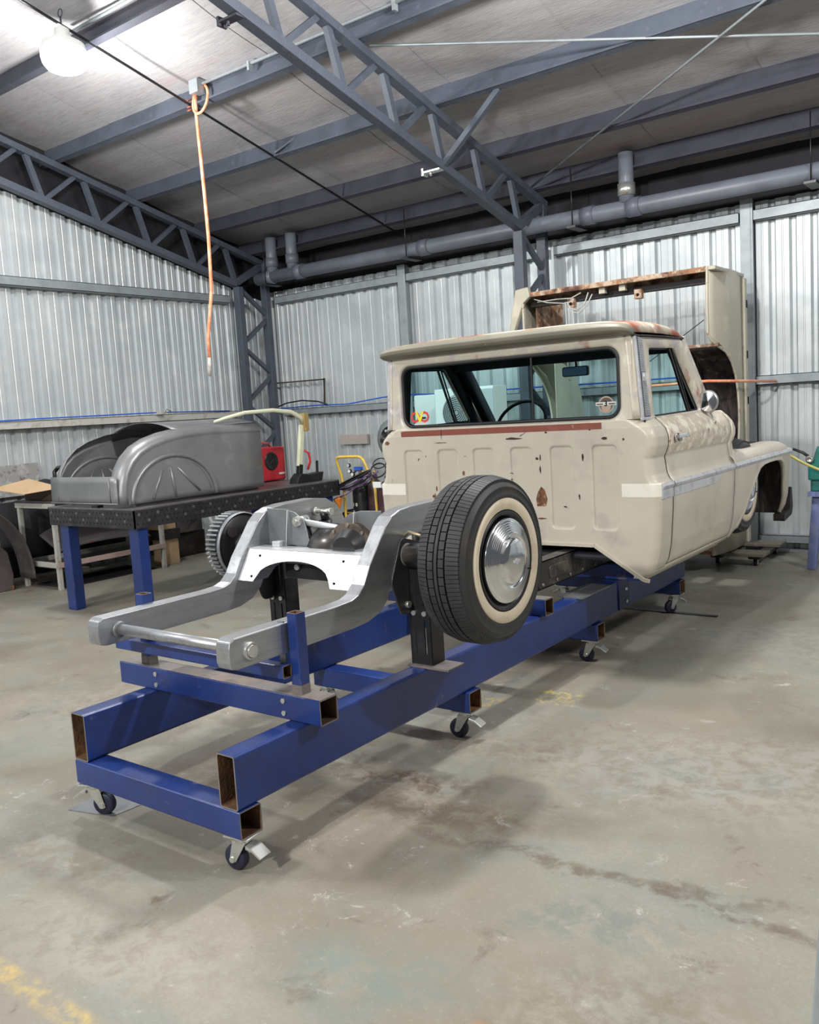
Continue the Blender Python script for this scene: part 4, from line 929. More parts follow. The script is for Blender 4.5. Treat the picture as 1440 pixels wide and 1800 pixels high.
s = MB(); s.tube([(XC-.38+.20*math.cos(a), 5.62+.10*math.sin(a), 1.46+.17*math.sin(a)) for a in [2*PI*i/32 for i in range(32)]], .012, 8, closed=True); s.bar((XC-.56, 5.62, 1.46), (XC-.20, 5.62, 1.46), .02, .012); s.cyl((XC-.38, 5.60, 1.44), (XC-.38, 5.85, 1.30), .02, 10); s.build('steering_wheel', INTER, truck)
s = MB(); s.prism(rrect(-2.745, 1.813, .098, .034, .015, 3), 'xz', 5.585, 5.61); im = s.build('interior_mirror', BLACK, truck, bevel=.003)
MB().prism(rrect(-2.745, 1.813, .090, .028, .012, 3), 'xz', 5.582, 5.585).build('mirror_glass', M('blue_mirror', (.25, .40, .55), .08, .9), im)
s = MB(); s.tube([(-2.76, 5.57, 1.925), (-2.745, 5.60, 1.90), (-2.74, 5.60, 1.84)], .008, 8); s.build('mirror_arm', BLACK, im)
# engine bay
s = MB(); s.box(XC-.72, XC+.72, 7.42, 7.50, .56, 1.10); s.box(XC-.66, XC+.66, 7.2, 7.42, .56, .62); s.build('radiator_support', DARK, truck)
s = MB(); s.box(XC-.35, XC+.25, 6.4, 7.15, .72, 1.08); s.lathe([(.0, .10), (.14, .10), (.17, .08), (.17, .02), (.10, 0)], (XC-.05, 6.75, 1.08), (0, 0, 1), 24); s.build('engine', DARK, truck, bevel=.02)
s = MB(); s.grid(lambda u, v: (-2.22+.22*u-.05*v, 6.35+v*1.05, 1.19+.13*math.sin(PI*min(1, u*1.1+.1))*(1-v)**.7*(1+.2*math.sin(9*v))), 10, 16); s.build('rubber_seal', CLOTH, truck, solid=.01)
# added black sheet standing in for the night beyond the eave gap
s = MB(); s.box(FLX0, FLX1, 9.30, 9.32, 3.2, 4.2); s.box(FLX0, FLX1, 9.20, 9.32, 3.43, 3.44); struct(s.build('trim_20', M('night_black', (.012, .012, .016), .8)))
s = MB(); s.add([(-9.46, -4, 3), (-9.46, 9.3, 3), (-9.46, 9.3, 4.1), (-9.46, -4, 7.4), (-9.50, -4, 3), (-9.50, 9.3, 3), (-9.50, 9.3, 4.1), (-9.50, -4, 7.4)], [(0, 1, 2, 3), (7, 6, 5, 4), (0, 4, 5, 1), (1, 5, 6, 2), (2, 6, 7, 3), (3, 7, 4, 0)]); struct(s.build('trim_21', MATS['night_black']))  # added black sheet in place of the dark outside above the left wall
for xx in (-3.1, -1.2):
    pass

# ================================================================== pickup bed stood on its end
bed = thing('pickup_bed', (-3.5, 8.3, .125), 'rusty cream pickup bed standing on its end against the back wall behind the cab', 'truck bed')
def bed_side(x, sg, name):
    # outline in y (depth of the side) and z (length), with the wheel opening cut from the near edge
    pts = [(7.80, 2.70), (7.79, 2.40), (7.79, 2.13), (7.83, 2.07), (7.93, 2.02), (8.08, 1.97), (8.22, 1.88), (8.33, 1.76), (8.40, 1.62), (8.43, 1.48), (8.43, 1.34), (8.40, 1.18), (8.34, 1.04), (8.24, .92), (8.10, .83), (7.95, .78), (7.84, .76), (7.80, .72), (7.80, .16)]
    s = MB()
    def curve(y): return -.085*((y-8.25)/.5)**2 if y < 8.25 else -.02*((y-8.25)/.35)**2
    ysamp = [8.62, 8.60, 8.55, 8.50]
    far = [(8.60, z) for _, z in pts]
    n = len(pts); m_ = 8
    for j in range(m_+1):
        t = j/m_
        for (y, z) in pts:
            yy = y+(8.60-y)*t; s.v.append((x+sg*curve(yy), yy, z))
    for j in range(m_):
        for i in range(n-1):
            a = j*n+i; s.f.append((a, a+1, a+n+1, a+n)); s.m.append(0); s.sm.append(True)
    o = s.build(name, BEDP, bed, solid=.006)
    # rolled near edge with rust
    e = MB(); e.tube([(x+sg*curve(y)-sg*.004, y, z) for y, z in pts], .011, 8); e.build('edge_lip', M('chipped_bed_edge', (.52, .48, .39), .6, 0, [((.60, .55, .45), 6, .45, .6), ((.34, .16, .08), 9, .56, .64), ((.10, .05, .03), 14, .66, .70)]), o)
    # top rail with stake pockets, against the wall
    r = MB(); r.box(min(x-sg*.06, x+sg*.012), max(x-sg*.06, x+sg*.012), 8.60, 8.68, .16, 2.66); r.build('top_rail', BEDP, o, bevel=.012)
    for z in (2.42, 1.95, 1.52, 1.05, .55): MB().box(min(x, x+sg*.016), max(x, x+sg*.016), 8.635, 8.665, z-.035, z+.035).build('stake_pocket', HOLE, o)
    # inner skin
    MB().box(min(x-sg*.10, x-sg*.095), max(x-sg*.10, x-sg*.095), 8.02, 8.60, 2.02, 2.66).build('inner_skin', BROWNR, o)
    MB().box(min(x-sg*.10, x-sg*.095), max(x-sg*.10, x-sg*.095), 8.02, 8.60, .16, .80).build('inner_skin', BROWNR, o)
    e = MB(); e.box(min(x-sg*.10, x), max(x-sg*.10, x), 7.80, 8.64, 2.665, 2.70); e.build('end_cap', BEDP, o, bevel=.01)
    # wheel tub
    prof = [(7.92, 2.03), (8.14, 2.00), (8.33, 1.90), (8.46, 1.74), (8.52, 1.56), (8.53, 1.40), (8.50, 1.20), (8.42, 1.02), (8.28, .88), (8.10, .80), (7.92, .77)]
    u = MB(); x1 = x-sg*.33; n = len(prof)
    A = [(x-sg*.02, a, b) for a, b in prof]; B = [(x1, a, b) for a, b in prof]
    u.add(A+B, [(i, i+1, n+i+1, n+i) for i in range(n-1)], 0, True); u.add(B, [tuple(range(n))], 0)
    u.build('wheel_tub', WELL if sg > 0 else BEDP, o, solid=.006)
    e = MB(); e.tube([(x1+sg*.0, a-.004, b) for a, b in prof[:3]]+[(x-sg*.02, prof[0][0]-.004, prof[0][1])][:0], .010, 8); e.bar((x1, 7.915, 2.03), (x-sg*.02, 7.915, 2.03), .05, .03); e.bar((x1, 7.915, .77), (x1, 7.915, 2.03), .03, .02); e.build('tub_flange', M('chipped_brown_edge', (.22, .13, .09), .7, 0, [((.45, .38, .30), 9, .55, .63)]), o, bevel=.004)
    return o
bs = bed_side(-2.475, 1, 'bed_side'); bl = bed_side(-4.44, -1, 'bed_side')
s = MB(); s.box(-4.36, -2.56, 7.80, 7.84, 2.655, 2.700); s.box(-4.36, -2.56, 7.80, 8.10, 2.692, 2.70); s.box(-4.36, -2.56, 8.06, 8.10, 2.60, 2.70); eb = s.build('end_sill', BROWNR, bed, bevel=.006)
s = MB(); s.bar((-4.36, 8.0, 2.60), (-2.56, 8.0, 2.60), .10, .05); s.build('sill_channel', DARK, eb)
for xx in (-3.90, -3.22): 
    s = MB(); s.box(xx-.035, xx+.035, 7.90, 7.96, 2.515, 2.60); s.cyl((xx, 7.895, 2.55), (xx, 7.90, 2.55), .015, 12, m=1); s.build('bracket', [BROWNR, HOLE], eb, bevel=.004)
for xx in (-3.55, -3.35): MB().box(xx-.03, xx+.03, 7.85, 7.9, 2.60, 2.66).build('tab', BEDP, eb)
s = MB(); s.prism([(-4.44, 2.74), (-4.30, 2.755), (-4.28, 2.66), (-4.36, 2.60), (-4.49, 2.30), (-4.54, 2.30)], 'xz', 7.78, 7.84); s.build('corner_post', BEDP, bed, bevel=.01)
s = MB(); s.box(-4.36, -2.56, 7.84, 8.60, .16, .19); s.build('front_panel', BROWNR, bed)
s = MB()
for q in ([(-4.25, 7.82, 2.63), (-4.1, 7.80, 2.58), (-3.92, 7.80, 2.55), (-3.82, 7.80, 2.56)], [(-4.22, 7.83, 2.60), (-4.0, 7.81, 2.60), (-3.85, 7.81, 2.59), (-3.75, 7.82, 2.63)], [(-3.88, 7.79, 2.56), (-3.86, 7.79, 2.50), (-3.78, 7.79, 2.47), (-3.70, 7.79, 2.52), (-3.66, 7.79, 2.62)], [(-3.86, 7.79, 2.52), (-3.84, 7.79, 2.46), (-3.76, 7.79, 2.44), (-3.68, 7.79, 2.50), (-3.62, 7.79, 2.60)], [(-3.90, 7.79, 2.56), (-3.895, 7.79, 2.3), (-3.90, 7.79, 1.9)], [(-3.83, 7.79, 2.50), (-3.82, 7.79, 2.3), (-3.83, 7.79, 1.9)]):
    s.tube(q, .006, 6)
s.build('loose_wiring', WHITED, bed)
s = MB(); s.tube([(-2.60, 7.85, 2.25), (-3.35, 8.45, 1.95)], .004, 5); s.build('stay_wire', BLACK, bed)
# dolly
t = thing('dolly', (-2.55, 8.55, 0), 'low timber dolly on small castors under the upright pickup bed', 'dolly')
for yy, zz in ((8.28, 0), (8.86, 0)): MB().box(-2.72, -2.22, yy-.10, yy+.14, .095, .122).build('deck_board', M('dolly_timber', (.22, .20, .16), .7, 0, [((.14, .12, .10), 8, .5, .65)]), t, bevel=.004)
MB().box(-2.70, -2.60, 8.2, 9.0, .07, .095).build('bearer', DARK, t); MB().box(-2.36, -2.26, 8.2, 9.0, .07, .095).build('bearer', DARK, t)
for xx, yy in ((-2.655, 8.27), (-2.31, 8.27), (-2.655, 8.93), (-2.31, 8.93)):
    s = MB(); s.box(xx-.03, xx+.03, yy-.03, yy+.03, .064, .070); s.box(xx-.020, xx-.017, yy-.02, yy+.02, .02, .066); s.box(xx+.017, xx+.020, yy-.02, yy+.02, .02, .066); o = s.build('castor', ZINC, t)
    MB().cyl((xx-.014, yy, .031), (xx+.014, yy, .031), .031, 20).build('wheel', BLACK, o)

# ================================================================== steel table with the car body on it
TX0, TX1, TY0, TY1, TZ = -7.42, -6.14, 4.33, 6.88, .95
tab = thing('welding_table', (-6.78, 5.6, 0), 'black perforated steel table on blue legs, at the left by the long wall', 'table')
top = MB().box(TX0, TX1, TY0, TY1, TZ-.015, TZ).build('table_top', TABTOP, tab, bevel=.003)
s = MB()
for a in ((TX0, TX1, TY0, TY0+.012), (TX0, TX1, TY1-.012, TY1), (TX1-.012, TX1, TY0, TY1), (TX0, TX0+.012, TY0, TY1)): s.box(*a, TZ-.165, TZ-.015)
ap = s.build('apron', TABLET, tab)
h = MB()
ny = 50; nx = 24
for i in range(ny):
    for j in range(3):
        y = TY0+.03+i*.05+(0.025 if j == 1 else 0); z = TZ-.04-j*.045; h.cyl((TX1-.003, y, z), (TX1+.0006, y, z), .0085, 8)
for i in range(nx):
    for j in range(3):
        x = TX0+.03+i*.052+(0.025 if j == 1 else 0); z = TZ-.04-j*.045; h.cyl((x, TY0+.003, z), (x, TY0-.0006, z), .0085, 8)
q = h.build('apron_holes', HOLE, ap); q['kind'] = 'stuff'
h = MB(); random.seed(11)
for i in range(26):
    y = TY0+.05+i*.095; z = TZ-.05-(i % 2)*.055; h.cyl((TX1, y, z), (TX1+.0012, y, z), .014, 10)
for i in range(12):
    x = TX0+.05+i*.1; z = TZ-.05-(i % 2)*.055; h.cyl((x, TY0, z), (x, TY0-.0012, z), .013, 10)
q = h.build('scuff_marks', TABTOP, ap); q['kind'] = 'stuff'
for xx in (-7.26, -6.235):
    for yy in (4.425, 6.75):
        MB().box(xx-.065, xx+.065, yy-.05, yy+.05, 0, .80).build('leg', BLUE, tab, bevel=.006)
        MB().box(xx-.05, xx+.05, yy-.04, yy+.04, .78, .86).build('leg_bracket', BLUEL, tab, bevel=.004)
# body shell
bodyt = thing('car_body_shell', (-6.8, 4.9, .953), 'bare grey steel vintage car rear body shell standing on the black table', 'car body')
SP = [(4.315, .985), (4.318, 1.06), (4.335, 1.16), (4.372, 1.27), (4.44, 1.37), (4.54, 1.455), (4.67, 1.515), (4.84, 1.560), (5.05, 1.590), (5.35, 1.605), (5.65, 1.600), (5.97, 1.592)]
def shell_side(xo, sg, name):
    s = MB(); n = len(SP); base = [(max(y, 4.335), .972) for y, _ in SP]
    # side skin: from the bottom edge up to the shoulder crease, then a broad rounded roll to the top
    import bisect
    yb = [4.36+(5.955-4.36)*i/60 for i in range(61)]
    def topz(y):
        ys_ = [p[0] for p in SP]; k = min(max(bisect.bisect(ys_, y)-1, 0), n-2); a, b = SP[k], SP[k+1]
        t = (y-a[0])/max(b[0]-a[0], 1e-6); return a[1]+(b[1]-a[1])*min(1, max(0, t))
    rings = []
    for (ins, off) in ((0, 0.0), (0, .0),):
        pass
    # offset curves of the outline: crease line sits inside the outline by .06
    def inner(d):
        o = []
        for i, (y, z) in enumerate(SP):
            a = Vector(SP[max(i-1, 0)]); b = Vector(SP[min(i+1, n-1)]); tn = (b-a).normalized(); nr = Vector((tn.y, -tn.x)); o.append((y+nr.x*d, max(z+nr.y*d, .972)))
        return o
    levels = [(0, -.13), (.004, -.10), (.012, -.06), (.030, -.025), (.055, -.006), (.075, .0), (.085, -.006), (.10, -.006)]
    L_ = [[(xo+sg*dx, a, b) for a, b in inner(d)] for d, dx in levels]
    for r in L_: s.v += r
    for j in range(len(L_)-1):
        for i in range(n-1):
            a = j*n+i; s.f.append((a, a+1, a+n+1, a+n)); s.m.append(0); s.sm.append(True)
    last = inner(.10)
    # flat side as fan of columns down to the bottom edge
    o0 = len(s.v); K = 10
    for j in range(K+1):
        for (a, b) in last: s.v.append((xo+sg*-.006, a+(max(a, 4.42)-a)*j/K, b+(.972-b)*j/K))
    for j in range(K):
        for i in range(n-1):
            a = o0+j*n+i; s.f.append((a, a+1, a+n+1, a+n)); s.m.append(0); s.sm.append(True)
    o = s.build(name, BODYST, bodyt, solid=.003)
    X_ = xo-sg*.002
    arc = [(4.905+.455*math.cos(a), .975+.385*math.sin(a)) for a in [PI*i/28 for i in range(29)]]
    e = MB(); e.tube([(X_, a, b) for a, b in arc], .021, 10); e.build('wheel_arch_bead', BODYST, o)
    arc2 = [(4.905+.435*math.cos(a), .975+.365*math.sin(a)) for a in [PI*i/28 for i in range(29)]]
    for (a, b) in (((4.78, 1.25), (4.66, 1.0)), ((4.865, 1.25), (4.90, .99)), ((4.945, 1.245), (5.17, 1.02))):
        e = MB(); e.tube([(X_, a[0], a[1]), (X_, (a[0]+b[0])/2, (a[1]+b[1])/2), (X_, b[0], b[1])], [.010, .013, .011], 8); e.build('pressed_rib', BODYST, o)
    e = MB(); e.tube([(X_, 4.905+.40*math.cos(a), .975+.36*math.sin(a)) for a in [.15+.9*i/10 for i in range(11)]], .004, 6); e.build('pressed_line', BODYST, o)
    return o
bsR = shell_side(-6.30, 1, 'body_side'); bsL = shell_side(-7.33, -1, 'body_side')
s = MB(); s.grid(lambda u, v: (-7.31+u*.99, 4.318+.03*(1-v)*0+.006*v, .985+v*.235), 6, 4); tp = s.build('tail_panel', BODYST, bodyt, solid=.003)
MB().tube([(-7.31, 4.312, .992), (-6.32, 4.312, .992)], .006, 8).build('hem', BODYST, tp)
MB().tube([(-6.42, 4.312, .99), (-6.42, 4.312, 1.22)], .004, 6).build('seam', BODYST, tp)
# deck forward of the opening
def deck(u, v):
    y = 4.98+v*.98; x = -7.25+u*.87; c = 1-abs(2*u-1)**2.2
    z = 1.578+.024*v+.075*c*(1-.3*v); yy = y
    return (x, yy, z)
s = MB(); s.grid(deck, 24, 12); s.build('deck_panel', BODYST, bodyt, solid=.003)
s = MB(); s.box(-7.2, -6.4, 5.94, 5.955, .975, 1.58); s.build('bulkhead', SCRAP, bodyt)
for xx in (-6.33, -7.29): MB().tube([(xx, 4.50, .962), (xx, 5.9, .962)], .010, 6).build('floor_rail', SCRAP, bodyt)
tag(MB().box(-6.75, -6.66, 4.345, 4.40, TZ, .972).build('steel_block', BLACK, origin=(-6.7, 4.37, TZ)), 'small black steel block under the tail of the grey body shell', 'block')
# things on the far end of the table
wl = thing('welder', (-6.95, 6.75, TZ), 'red welding machine with a black fan grille, at the far end of the table', 'welder')
s = MB(); s.prism([(6.43, TZ+.01), (6.87, TZ+.01), (6.87, 1.32), (6.43, 1.32)], 'yz', -7.24, -6.90); wb = s.build('case', RED, wl, bevel=.015)
s = MB(); s.tube([(-7.05, 6.48, 1.32), (-7.05, 6.50, 1.39), (-7.05, 6.78, 1.36), (-7.05, 6.80, 1.32)], .014, 8); s.build('handle', M('faded_red', (.35, .10, .10), .5), wl)
s = MB(); s.lathe([(.0, .004), (.075, .004), (.095, .010), (.10, 0)], (-6.90, 6.66, 1.17), (1, 0, 0), 28); fg = s.build('fan_grille', BLACK, wl)
for k in range(6):
    a = PI*k/6; MB().bar((-6.888, 6.66-.08*math.cos(a), 1.17-.08*math.sin(a)), (-6.888, 6.66+.08*math.cos(a), 1.17+.08*math.sin(a)), .004, .004).build('blade', SCRAP, fg)
s = MB(); s.box(-6.90, -6.896, 6.76, 6.85, 1.02, 1.04); s.build('label_plate', WHITEP, wb)
# curved pale boom with its black foot, at the corner of the table
bm_ = thing('boom_arm', (-6.35, 6.52, TZ), 'pale green curved boom arm rising behind the grey body shell on the table', 'arm')
s = MB(); s.tube([(-6.42, 5.50, 1.625), (-6.38, 5.61, 1.655), (-6.35, 5.83, 1.695), (-6.35, 6.20, 1.705), (-6.35, 6.45, 1.68), (-6.35, 6.58, 1.625), (-6.35, 6.615, 1.57)], [.012, .016, .019, .021, .023, .025, .026], 12); s.build('boom', LIMEP, bm_)
s = MB(); s.bar((-6.35, 6.60, 1.54), (-6.35, 6.52, 1.12), .04, .06, (0, 1, 0)); s.build('mast', LIMEP, bm_, bevel=.008)
s = MB(); s.box(-6.38, -6.31, 6.60, 6.67, 1.48, 1.66); s.cyl((-6.30, 6.61, 1.49), (-6.29, 6.61, 1.49), .022, 12); s.build('pivot', M('brass_fitting', (.42, .30, .12), .45, .3), bm_, bevel=.008)
s = MB(); s.bar((-6.35, 6.53, 1.14), (-6.35, 6.50, TZ+.02), .05, .055, (0, 1, 0)); s.prism([(6.42, TZ), (6.80, TZ), (6.83, 1.04), (6.62, 1.03), (6.50, 1.05), (6.44, 1.0)], 'yz', -6.42, -6.30); s.bar((-6.36, 6.79, 1.0), (-6.36, 6.80, 1.16), .02, .03, (0, 1, 0)); s.build('foot', BLACK, bm_, bevel=.008)
s = MB(); s.tube([(-6.30, 6.56, 1.28), (-6.29, 6.61, 1.25), (-6.29, 6.62, 1.16), (-6.30, 6.59, 1.08)], .012, 8); s.build('lever', RED, bm_)
# gas bottle trolley
tr2 = thing('bottle_trolley', (-6.0, 7.05, 0), 'yellow tube trolley carrying black gas bottles, left of the cream pickup cab', 'trolley')
YT = 7.02
s = MB(); s.tube([(-6.19, YT+.02, .02), (-6.20, YT, .50), (-6.20, YT, .80), (-6.21, YT-.02, .98), (-6.235, YT-.05, 1.14), (-6.22, YT-.06, 1.172), (-6.18, YT-.06, 1.18), (-5.93, YT-.06, 1.18), (-5.89, YT-.06, 1.17), (-5.865, YT-.05, 1.14), (-5.80, YT-.02, .96), (-5.775, YT, .85), (-5.76, YT, .50), (-5.75, YT+.02, .02)], .0155, 10); s.build('frame', YELLOW, tr2)
for z in (.58, .30): MB().cyl((-6.20, YT, z), (-5.76, YT, z), .007, 8).build('cross_bar', YELLOW, tr2)
MB().box(-6.22, -5.72, YT-.02, YT+.32, .05, .065).build('foot_plate', YELLOW, tr2)
for xx in (-6.26, -5.70):
    MB().lathe([(.02, -.02), (.10, -.02), (.11, 0), (.10, .02), (.02, .02)], (xx, YT+.10, .11), (1, 0, 0), 28).build('wheel', BLACK, tr2)
def bottle(x, y, r, h, m, label, text_=None):
    b = thing('gas_bottle', (x, y, .066), label, 'gas bottle', 'gas bottles on the yellow trolley')
    o = MB().lathe([(0, .066), (r*.9, .068), (r, .09), (r, h-.12), (r*.93, h-.06), (r*.7, h-.02), (r*.35, h), (.028, h+.01), (.028, h+.05), (0, h+.05)], (x, y, 0), (0, 0, 1), 36).build('cylinder', m, b)
    MB().cyl((x, y, h+.05), (x, y, h+.10), .016, 12).build('valve', M('brass_valve', (.45, .33, .13), .35, .8), b)
    return b, o
b1, o1 = bottle(-6.075, YT+.13, .095, .92, GASBLK, 'glossy black gas bottle with white vertical lettering on the yellow trolley')
b2, o2 = bottle(-5.90, YT+.16, .085, .92, MAROON, 'dark maroon gas bottle beside the lettered black one on the yellow trolley')
for i, (ch, zz) in enumerate((('0', .66), ('0', .58), ('X', .52), ('II', .46))):
    text(ch, .055, 'lettering', WHST, o1, (-6.118, YT+.13-.0905, zz), (PI/2, -PI/2*0, -.42), .001)
for ch, zz in (('0', .66), ('M', .54), ('C', .50), ('M', .455)):
    text(ch, .050, 'lettering', WHST, o1, (-6.068, YT+.13-.099, zz), (PI/2, 0, .05), .001)
b3 = thing('gas_bottle', (-5.60, 7.02, 0), 'tall maroon gas bottle standing on the floor against the cab side of the yellow trolley', 'gas bottle')
MB().lathe([(0, .0), (.10, .002), (.105, .02), (.105, .78), (.095, .86), (.06, .91), (.03, .925), (.03, .97), (0, .97)], (-5.60, 7.02, 0), (0, 0, 1), 36).build('cylinder', MAROON, b3)
MB().cyl((-5.60, 7.02, .97), (-5.60, 7.02, 1.03), .018, 12).build('valve', MATS['brass_valve'], b3)
MB().box(-5.70, -5.60, 6.90, 6.915, .86, .92).build('collar_label', WHITEP, b3)
s = MB(); s.tube([(-5.50, 6.93, .0), (-5.505, 6.93, .55), (-5.515, 6.93, 1.0), (-5.52, 6.93, 1.03)], .013, 10)
tag(s.build('steel_pole', ZINC, origin=(-5.5, 6.93, 0)), 'thin grey steel pole leaning beside the tall maroon gas bottle', 'pole')
rg = thing('gas_regulator', (-6.0, YT, 1.0), 'blue and brass regulator set with gauges at the top of the yellow trolley', 'regulator')
MB().prism(rrect(-6.02, 1.045, .045, .020, .008, 3), 'xz', YT+.02, YT+.07).build('blue_body', HOSEB, rg, bevel=.004)
for (x, z) in ((-6.15, 1.08), (-6.14, 1.02), (-6.10, .985)):
    g1 = MB().lathe([(0, .02), (.020, .02), (.023, .012), (.023, 0)], (x, YT+.05, z), (0, -1, 0), 20).build('gauge', BLACK, rg); MB().cyl((x, YT+.029, z), (x, YT+.028, z), .017, 16).build('dial', WHITEP, g1)
s = MB(); s.tube([(-6.10, YT+.06, 1.0), (-6.06, YT+.06, 1.03), (-6.0, YT+.06, 1.02), (-5.95, YT+.10, .99)], .012, 8); s.build('brass_pipe', MATS['brass_valve'], rg)
hs = thing('twin_hose', (-6.0, 6.95, .9), 'purple and black hose coiled across the top of the yellow trolley', 'hose')
random.seed(5)
for k in range(5):
    s = MB(); pts = []
    for i in range(25):
        a = 2*PI*i/24; pts.append((-5.96+(.20+.012*k)*math.cos(a), 6.96-.02*k+.03*math.sin(a), .90+.012*k+.055*math.sin(a+.3*k)-.04*math.cos(a)*-1))
    s.tube(pts[:-1], .0085, 6, closed=True); s.build('hose_loop', COPPER if k % 2 else BLACK, hs)
s = MB(); s.tube([(-6.16, 6.90, .76), (-6.05, 6.90, .80), (-5.92, 6.92, .88), (-5.80, 6.95, .96), (-5.70, 7.0, 1.02)], .009, 8); s.build('hose_tail', COPPER, hs)
s = MB(); s.tube([(-5.70+.10*math.cos(a), 7.0+.03*math.sin(a), 1.03+.07*math.sin(a)) for a in [2*PI*i/24 for i in range(24)]], .008, 6, closed=True); s.tube([(-5.70+.085*math.cos(a), 7.03+.03*math.sin(a), 1.10+.05*math.sin(a)) for a in [2*PI*i/24 for i in range(24)]], .006, 6, closed=True); s.build('hose_coil', BLACK, hs)
s = MB(); s.lathe([(.0, -.10), (.012, -.09), (.050, 0), (.055, .01), (.050, .012), (0, .03)], (-6.19, 6.90, .735), (0, -.2, 1), 6, sm=False)
tag(s.build('orange_funnel', ORANGEP, origin=(-6.19, 6.9, .7)), 'small orange plastic funnel hanging at the left tube of the yellow trolley', 'funnel')
s = MB(); s.prism([(-6.42, .52), (-6.24, .60), (-6.24, .30), (-6.36, .30)], 'xz', 7.10, 7.30)
tag(s.build('blue_bin', BLUED, origin=(-6.33, 7.2, .0)), 'dark blue metal bin half hidden left of the yellow trolley', 'bin')
# ================================================================== bench against the long wall
be = thing('work_bench', (-8.62, 5.55, 0), 'low steel bench with worn white legs against the left wall, piled with parts', 'bench')
MB().box(-8.98, -8.26, 4.88, 6.25, .90, .925).build('bench_top', SCRAP, be)
MB().box(-8.98, -8.26, 4.87, 4.90, .85, .90).build('end_rail', WHITED, be)
for x in (-8.94, -8.30):
    for y in (4.90, 6.20): MB().box(x-.022, x+.022, y-.022, y+.022, 0, .895).build('leg', WHITED, be, bevel=.003)
s = MB(); s.box(-8.96, -8.28, 4.88, 6.22, .225, .235); sf = s.build('shelf', SCRAP, be)
for x in (-8.96, -8.30): MB().box(x, x+.03, 4.88, 6.22, .235, .285).build('shelf_rail', WHITED if x < -8.5 else M('primer_rail', (.48, .36, .32), .6), be)
MB().box(-8.96, -8.28, 4.87, 4.90, .235, .285).build('shelf_rail', WHITED, be)
s = MB(); s.grid(lambda u, v: (-8.35-.35*v-.02*math.sin(u*9), 4.95+u*1.15, .34+.24*math.sin(PI*(.15+.7*u))*(.4+.6*v)+.10*v), 20, 8)
tag(s.build('mudguard', SCRAP, solid=.01, origin=(-8.5, 5.5, .24)), 'dark curved steel mudguard lying on the low shelf of the white legged bench', 'mudguard')
for (nm, m, bx, lab) in (('cardboard_box', CARD, (-8.62, -8.42, 6.30, 6.52, 0, .30), 'brown cardboard box on the floor past the far end of the white legged bench'),
                    ('plastic_crate', DARK, (-8.64, -8.40, 6.28, 6.54, .30, .42), 'dark crate between the two brown boxes past the white legged bench'),
                    ('cardboard_box', CARD, (-8.66, -8.42, 6.28, 6.50, .42, .64), 'brown cardboard box on top of the dark crate past the bench')):
    s = MB(); s.box(*bx); s.box(bx[0]-.001, bx[1]+.001, (bx[2]+bx[3])/2-.02, (bx[2]+bx[3])/2+.02, bx[5]-.06, bx[5]+.001, 0)
    o = s.build(nm, m, bevel=.004, origin=(bx[0], bx[2], bx[4])); tag(o, lab, 'crate' if m is DARK else 'box')
# flap box, hoses and a sheet on the bench
fb = thing('flap_box', (-8.60, 5.0, .927), 'opened cardboard box with a wide pale flap on the bench top', 'box')
s = MB(); s.box(-8.90, -8.32, 4.95, 5.35, .927, 1.03); s.build('box_body', M('dark_cardboard', (.10, .07, .05), .8), fb)
s = MB(); q = [(-8.93, 4.60, 1.075), (-8.40, 4.66, 1.02), (-8.22, 4.98, 1.055), (-8.84, 4.98, 1.145)]
s.add(q+[(a, b, c+.005) for a, b, c in q], [(3, 2, 1, 0), (4, 5, 6, 7), (0, 1, 5, 4), (1, 2, 6, 5), (2, 3, 7, 6), (3, 0, 4, 7)]); s.build('box_flap', CARD, fb)
ho = thing('black_hose', (-8.6, 5.2, 1.04), 'black rubber hose curled over the top of the opened cardboard box', 'hose')
s = MB(); s.tube([(-8.50, 5.10, 1.08), (-8.62, 5.15, 1.13), (-8.70, 5.20, 1.20), (-8.66, 5.22, 1.245), (-8.55, 5.20, 1.25), (-8.42, 5.15, 1.20), (-8.40, 5.12, 1.13), (-8.46, 5.10, 1.09)], .022, 10); s.build('loop', BLACK, ho)
s = MB(); s.grid(lambda u, v: (-8.95+.60*u, 5.0+.3*v, 1.04+.09*math.sin(PI*v)*(.6+.4*math.sin(7*u))), 14, 6); s.build('folded_cloth', CLOTH, ho, solid=.01)
s = MB(); q = [(-9.30, 4.20, .95), (-9.30, 5.38, .95), (-9.33, 5.38, 1.30), (-9.33, 4.20, 1.27)]
s.add(q+[(a+.012, b, c) for a, b, c in q], [(3, 2, 1, 0), (4, 5, 6, 7), (0, 1, 5, 4), (1, 2, 6, 5), (2, 3, 7, 6), (3, 0, 4, 7)])
s.box(-9.31, -9.28, 4.2, 4.25, 0, .96); s.box(-9.31, -9.28, 5.32, 5.37, 0, .96)
tag(s.build('grey_board', M('marked_board', (.27, .27, .26), .7, 0, [((.38, .37, .36), 7, .5, .6), ((.16, .13, .12), 14, .55, .65)]), origin=(-9.3, 4.8, 0)), 'scribbled grey board leaning on the left wall behind the cardboard flap', 'board')
